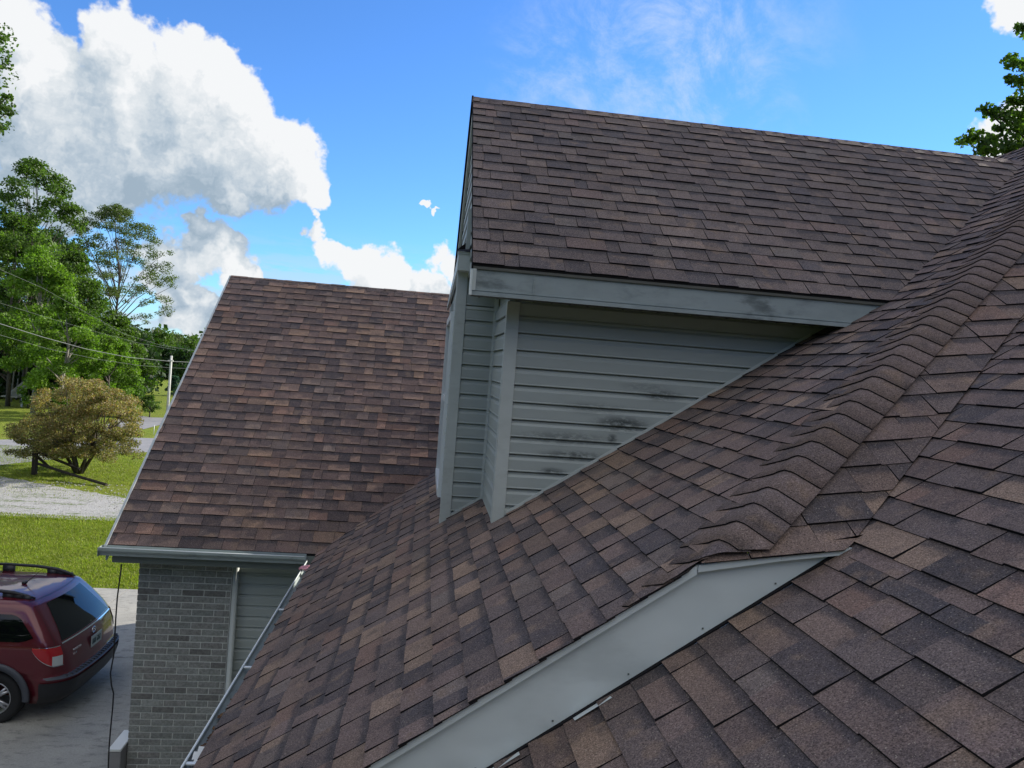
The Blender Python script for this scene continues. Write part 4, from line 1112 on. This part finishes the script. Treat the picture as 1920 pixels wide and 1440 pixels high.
# dark interior trunks
for i, (px, Y) in enumerate([(18, 57), (27, 59), (41, 55), (69, 55.5), (76, 57)]):
    b_ = gpos(px, Y); e_ = empty('bare_trunk', b_); tag(e_, ['thin grey trunk left of the patio chair', 'thin dark trunk just behind the patio chair', 'pale trunk right of the patio chair', 'left one of two close pale thin trunks at the wood edge', 'right one of two close pale thin trunks at the wood edge'][i], 'tree trunk', 'slim trunks under the wood edge')
    part('trunk', 'bark_pale', lambda s_: s_.tube([(b_[0], Y, 0), (b_[0]+.1, Y, 2.5), (b_[0]+.25, Y, 5)], [.07, .055, .04], 6), e_, smooth=True)
# undergrowth mass that closes the wood floor
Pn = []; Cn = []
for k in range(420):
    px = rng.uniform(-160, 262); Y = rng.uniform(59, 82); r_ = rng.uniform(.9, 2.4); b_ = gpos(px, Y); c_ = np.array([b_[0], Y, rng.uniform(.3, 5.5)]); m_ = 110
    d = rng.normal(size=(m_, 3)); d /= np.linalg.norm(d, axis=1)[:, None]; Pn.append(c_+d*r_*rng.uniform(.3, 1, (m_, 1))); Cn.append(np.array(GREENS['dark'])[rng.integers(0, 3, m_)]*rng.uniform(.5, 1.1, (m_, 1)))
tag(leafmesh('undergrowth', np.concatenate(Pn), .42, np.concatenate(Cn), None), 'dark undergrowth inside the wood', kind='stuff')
# far trees across the field
FT = [(255, 112, 622, 66, 'mid'), (287, 105, 620, 62, 'mid'), (318, 118, 628, 64, 'dull'), (350, 110, 634, 66, 'mid'), (385, 115, 640, 70, 'dark'), (232, 125, 616, 70, 'dark'), (300, 98, 650, 50, 'dark'), (335, 96, 655, 55, 'dark'), (262, 97, 655, 46, 'dark')]
FL = ['leftmost rounded tree of the far tree line', 'highest rounded tree of the far tree line', 'dull green tree in the middle of the far tree line', 'tree of the far line touching the garage rake', 'far line tree mostly behind the garage roof', 'dark far tree beside the near wood end', 'dark low tree behind the utility pole', 'dark low tree between pole and garage roof', 'dark low tree behind the small distant post']
for (px, Y, top, wp, pal), lb in zip(FT, FL):
    Y *= 1.136
    tree(lb, gpos(px, Y), hgt(px+3, top, Y), wid(wp, Y)*1.15, .05, 4200, .34, pal, .2, 42, 1.35, 'bark', 'far_tree', 'tree', 'far tree line across the field', limbs=8)
Pn = []; Cn = []
for k in range(900):
    X = rng.uniform(-330, 330); Y = 170+rng.normal(0, 12)-abs(X)*.15; r_ = rng.uniform(3, 6); c_ = np.array([X, Y, rng.uniform(1, 7)]); m_ = 60
    d = rng.normal(size=(m_, 3)); d /= np.linalg.norm(d, axis=1)[:, None]; Pn.append(c_+d*r_*rng.uniform(.3, 1, (m_, 1))*[1, 1, .6]); Cn.append(np.array(GREENS['mid'])[rng.integers(0, 3, m_)]*rng.uniform(.5, 1.1, (m_, 1)))
tag(leafmesh('far_woods', np.concatenate(Pn), 1.1, np.concatenate(Cn), None), 'distant wood on the horizon', kind='stuff')
# unseen wood added behind the viewpoint to shade the walls and fill reflections
Pn = []; Cn = []
for k in range(900):
    a_ = R(rng.uniform(112, 318)); rad = rng.uniform(25, 33); X, Y_ = rad*math.sin(a_), rad*math.cos(a_); r_ = rng.uniform(1.6, 3.2); m_ = 70
    c_ = np.array([X, Y_, rng.uniform(0, 1)**.8*(15+3*math.sin(a_*9))]); d = rng.normal(size=(m_, 3)); d /= np.linalg.norm(d, axis=1)[:, None]
    Pn.append(c_+d*r_*rng.uniform(.3, 1, (m_, 1))); Cn.append(np.array(GREENS['dark'])[rng.integers(0, 3, m_)]*rng.uniform(.7, 1.3, (m_, 1)))
tag(leafmesh('added_shade_woods', np.concatenate(Pn), .75, np.concatenate(Cn), None), 'unseen wood added behind the viewpoint to shade the house walls', kind='stuff')
# young tree and blue spruce by the side road
tree('small dark young tree beside the side road', gpos(279, 52), hgt(281, 742, 52), wid(32, 52), .25, 2200, .10, 'mid', .05, 26, .3, 'bark', 'young_tree', 'tree', limbs=12)
tree('blue green spruce half hidden by the garage roof', gpos(322, 75), hgt(324, 706, 75), wid(34, 75), .03, 3600, .13, 'spruce', .07, 60, .32, 'bark', 'spruce_tree', 'tree', prof=lambda t: 1.02-t, limbs=4)
tree('low green shrub beside the two pale trunks', gpos(50, 53), 2.1, 1.7, .1, 1500, .13, 'bright', .04, 16, .4, 'bark', 'shrub', 'shrub', limbs=5)

# the bronze-leaved spreading tree
def bronze():
    Y = 25.4; b0 = at(148, 888, Z=0); root = empty('bronze_leaved_tree', (b0[0], b0[1], 0))
    tag(root, 'small spreading tree with bronze and olive leaves beside the fallen rails', 'tree')
    Y = b0[1]; s_ = MB(); cl = []
    # crown outline of the photograph as a set of clumps in depth
    for k in range(290):
        while True:
            x = rng.uniform(15, 258); y = rng.uniform(712, 868)
            top = 712+((x-150)/130)**2*70+(28 if x < 70 else 0)+6*math.sin(x*.2); bot = 868-abs(x-148)*.12-(10 if 110 < x < 180 else 0)
            if top < y < bot: break
        dd = rng.uniform(-1, 1); half = 2.1*math.sqrt(max(.05, 1-((x-140)/135)**2)); p = at(x, y, Y=Y+dd*half); p[2] = max(.55, p[2]); cl.append((p, rng.uniform(.20, .36)))
    stems = []
    for k in range(6):
        a = k*1.05+.3; e = np.array([b0[0]+.75*math.cos(a), Y+.75*math.sin(a), .95+.3*rng.uniform()]); p0 = np.array([b0[0]+.07*math.cos(a), Y+.07*math.sin(a), 0])
        s_.tube([p0, (p0+e)/2+[0, 0, .1], e], [.075, .055, .04], 7); stems.append(e)
    for i, (c_, r_) in enumerate(cl):
        if i % 2: continue
        e = min(stems, key=lambda q: np.linalg.norm(q-c_)); m_ = e+(c_-e)*.5+rng.normal(0, .06, 3)
        s_.tube([e, m_, c_], [.026, .014, .004], 4, cap=False)
    s_.build('trunk', 'bark', root, smooth=True, fix=False)
    pc = np.array(GREENS['rust']); P_ = []; C_ = []
    for c_, r_ in cl:
        m_ = 190; d = rng.normal(size=(m_, 3)); d /= np.linalg.norm(d, axis=1)[:, None]; P_.append(c_+d*r_*(rng.uniform(0, 1, (m_, 1))**.4)*[1, 1, .6])
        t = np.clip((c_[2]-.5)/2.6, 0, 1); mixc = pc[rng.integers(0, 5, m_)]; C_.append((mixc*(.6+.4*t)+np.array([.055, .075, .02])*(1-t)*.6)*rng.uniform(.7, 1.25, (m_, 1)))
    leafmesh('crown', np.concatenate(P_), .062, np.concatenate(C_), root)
bronze()

# maple behind the house on the right, and a branch tree at the left edge
def edge_tree(label, base, height, spots, Y, n, size, pal, crown, name):
    ex = [(at(x+rng.uniform(-3, 3), y, Y=Y+rng.uniform(-.25, .25)), 1.55*r_*Y/1400) for x, y, r_ in spots]
    return tree(label, base, height, crown, .35, n, size, pal, .2, 70, .9, 'bark', name, 'tree', explicit=ex, limbs=70)
sp = [(1812, 264, 13), (1826, 252, 14), (1842, 268, 15), (1836, 284, 12), (1862, 262, 15), (1880, 276, 16), (1900, 268, 18), (1918, 280, 20), (1848, 204, 12), (1862, 212, 13), (1880, 210, 14), (1898, 222, 16), (1915, 214, 18), (1893, 112, 12), (1904, 120, 12), (1900, 148, 12), (1914, 158, 14), (1918, 52, 10), (1916, 190, 14), (1908, 246, 15), (1926, 240, 22), (1935, 180, 22), (1940, 130, 22), (1935, 60, 18), (1940, 280, 25), (1950, 220, 30), (1895, 190, 8), (1872, 240, 8), (1855, 282, 12), (1890, 290, 14), (1910, 296, 16)]
bx = at(2300, 200, Y=13.0); edge_tree('dark maple rising behind the right end of the dormer ridge', (bx[0], 13.5, 0), 12.5, sp, 12.5, 16000, .095, 'mid', 6.0, 'maple_tree')
sp = [(3, 70, 10), (-10, 95, 16), (6, 120, 10), (-20, 60, 25), (8, 190, 12), (-5, 205, 14), (18, 210, 8), (4, 235, 10), (15, 182, 6), (-25, 200, 25), (-40, 130, 40), (-15, 240, 12), (-60, 60, 50), (-60, 220, 45)]
bx = at(-330, 700, Y=26); edge_tree('leafy branch ends of a big tree reaching in at the left edge', (bx[0], 26, 0), 17.5, sp, 24, 12000, .11, 'mid', 8.0, 'overhanging_tree')

# ================================================================== POLES, WIRES, FENCE, FAR THINGS
pb = at(312, 800, Y=50); pt_ = at(321.5, 667, Y=50)
up_ = empty('utility_pole', (pb[0], 50, 0)); tag(up_, 'pale slim utility pole beside the garage rake', 'utility pole')
part('pole_shaft', 'pole', lambda s_: s_.tube([(pb[0], 50, 0), tuple(pt_)], [.09, .07], 10), up_, smooth=True)
part('cross_bolt', 'pole', lambda s_: s_.box(pt_[0]-.16, pt_[0]+.16, 49.86, 49.95, pt_[2]-.36, pt_[2]-.28), up_)
p2 = at(279, 720, Y=95); q2 = at(281, 678, Y=95)
dp = tag(part('distant_post', 'pole', lambda s_: s_.tube([(p2[0], 95, 0), tuple(q2)], [.14, .12], 8), None, smooth=True), 'thin grey post standing far off before the dark trees', 'post')
def wire(pxs, Ys, r_, label, ext=None):
    pts = [at(x, y, Y=Y_*1.136) for (x, y), Y_ in zip(pxs, Ys)]
    s_ = MB(); s_.tube(pts, r_, 5); return tag(s_.build('overhead_wire', 'wire' if r_ < .02 else 'pole', smooth=True), label, 'wire', 'overhead wires')
wire([(-120, 565), (0, 607), (80, 632), (160, 654), (240, 670), (320, 677.5), (420, 682)], [24, 28, 31, 34.5, 39, 43.9, 52], .016, 'thick pale overhead wire, lowest at the utility pole top')
wire([(-120, 580), (0, 628), (90, 654), (180, 673), (260, 685), (319, 689.5), (420, 694)], [24, 28, 31.5, 36, 40, 43.9, 52], .006, 'thin wire running just below the thick pale wire')
wire([(-120, 460), (0, 505), (80, 540), (160, 585), (230, 625), (300, 647), (380, 660)], [26, 30, 33, 37, 41, 47, 54], .006, 'thin wire crossing high over the wood edge')
wire([(-120, 530), (0, 568), (90, 596), (180, 622), (260, 643), (330, 656)], [26, 30, 33, 38, 42, 47], .005, 'faint middle wire above the thick pale wire')
# fence post and fallen rails
Yp = at(64, 890, Z=0)[1]; b_ = at(64, 890, Z=0)
rf = empty('rail_fence', (b_[0], b_[1], 0)); tag(rf, 'broken dark rail fence with one upright post and fallen rails', 'fence')
part('fence_post', 'old_wood', lambda s_: s_.box(b_[0]-.075, b_[0]+.075, b_[1]-.07, b_[1]+.07, 0, at(66, 838, Y=b_[1])[2]), rf, bevel=.01)
e1 = at(200, 909, Z=.06); e2 = at(150, 880, Z=.25); t1 = at(67, 846, Y=b_[1]); t2 = at(67, 868, Y=b_[1]); e3 = at(92, 876, Z=.25)
part('fence_rail', 'old_wood', lambda s_: s_.tube([tuple(t1), tuple((t1+e2)/2), tuple(e2)], .055, 6), rf)
part('fence_rail', 'old_wood', lambda s_: s_.tube([tuple(t2), tuple((t2+e1)/2+[0, 0, -.02]), tuple(e1)], .055, 6), rf)
part('fence_rail', 'old_wood', lambda s_: s_.tube([tuple(at(67, 853, Y=b_[1]+.1)), tuple(e3)], .05, 6), rf)
# patio chair, rocks, pale car body far left
c_ = at(28, 762, Z=0); ch = empty('patio_chair', (c_[0], c_[1], 0)); tag(ch, 'tan cloth patio lounge chair at the wood edge', 'chair')
X, Y = c_[0], c_[1]
part('backrest', 'tan_cloth', lambda s_: s_.add([(X-.55, Y, .75), (X+.35, Y, .65), (X+.75, Y+.2, 1.6), (X+.35, Y+.25, 1.75), (X-.55, Y+.05, .80), (X+.35, Y+.05, .70), (X+.75, Y+.25, 1.65), (X+.35, Y+.3, 1.8)], [(0,1,2,3),(7,6,5,4),(0,4,5,1),(1,5,6,2),(2,6,7,3),(3,7,4,0)]), ch)
part('seat', 'tan_cloth', lambda s_: s_.box(X-.75, X+.30, Y-.35, Y+.1, .62, .70), ch)
for dx in (-.35, .45): part('leg', 'pole', lambda s_: s_.box(X+dx-.05, X+dx+.05, Y-.1, Y, 0, .62), ch)
for i, (px, py, s0) in enumerate([(61, 757, .42), (70, 757, .5), (52, 757, .28)]):
    c_ = at(px, py, Z=0); bm = bmesh.new(); bmesh.ops.create_icosphere(bm, subdivisions=2, radius=s0)
    for v in bm.verts: v.co = v.co*random.uniform(.82, 1.12); v.co.z = v.co.z*.8+s0*.6
    me = bpy.data.meshes.new('boulder'); bm.to_mesh(me); bm.free(); me.materials.append(M['white_paint'] if i < 1 else M['stone'])
    o = bpy.data.objects.new('boulder', me); COL.objects.link(o); o.location = (c_[0], c_[1], 0)
    tag(o, ['white boulder at the wood edge behind the bronze tree', 'largest tan grey boulder right beside the white one', 'smallest low boulder left of the white one'][i], 'rock', 'rocks at the wood edge')
# slim white marker stake between the two roads
c_ = at(288, 815, Z=0); 
tag(part('marker_stake', 'white_paint', lambda s_: s_.tube([(c_[0], c_[1], 0), (c_[0]+.01, c_[1], at(288.5, 797, Y=c_[1])[2])], .018, 6), None, smooth=True), 'thin white marker stake between the two roads', 'stake')
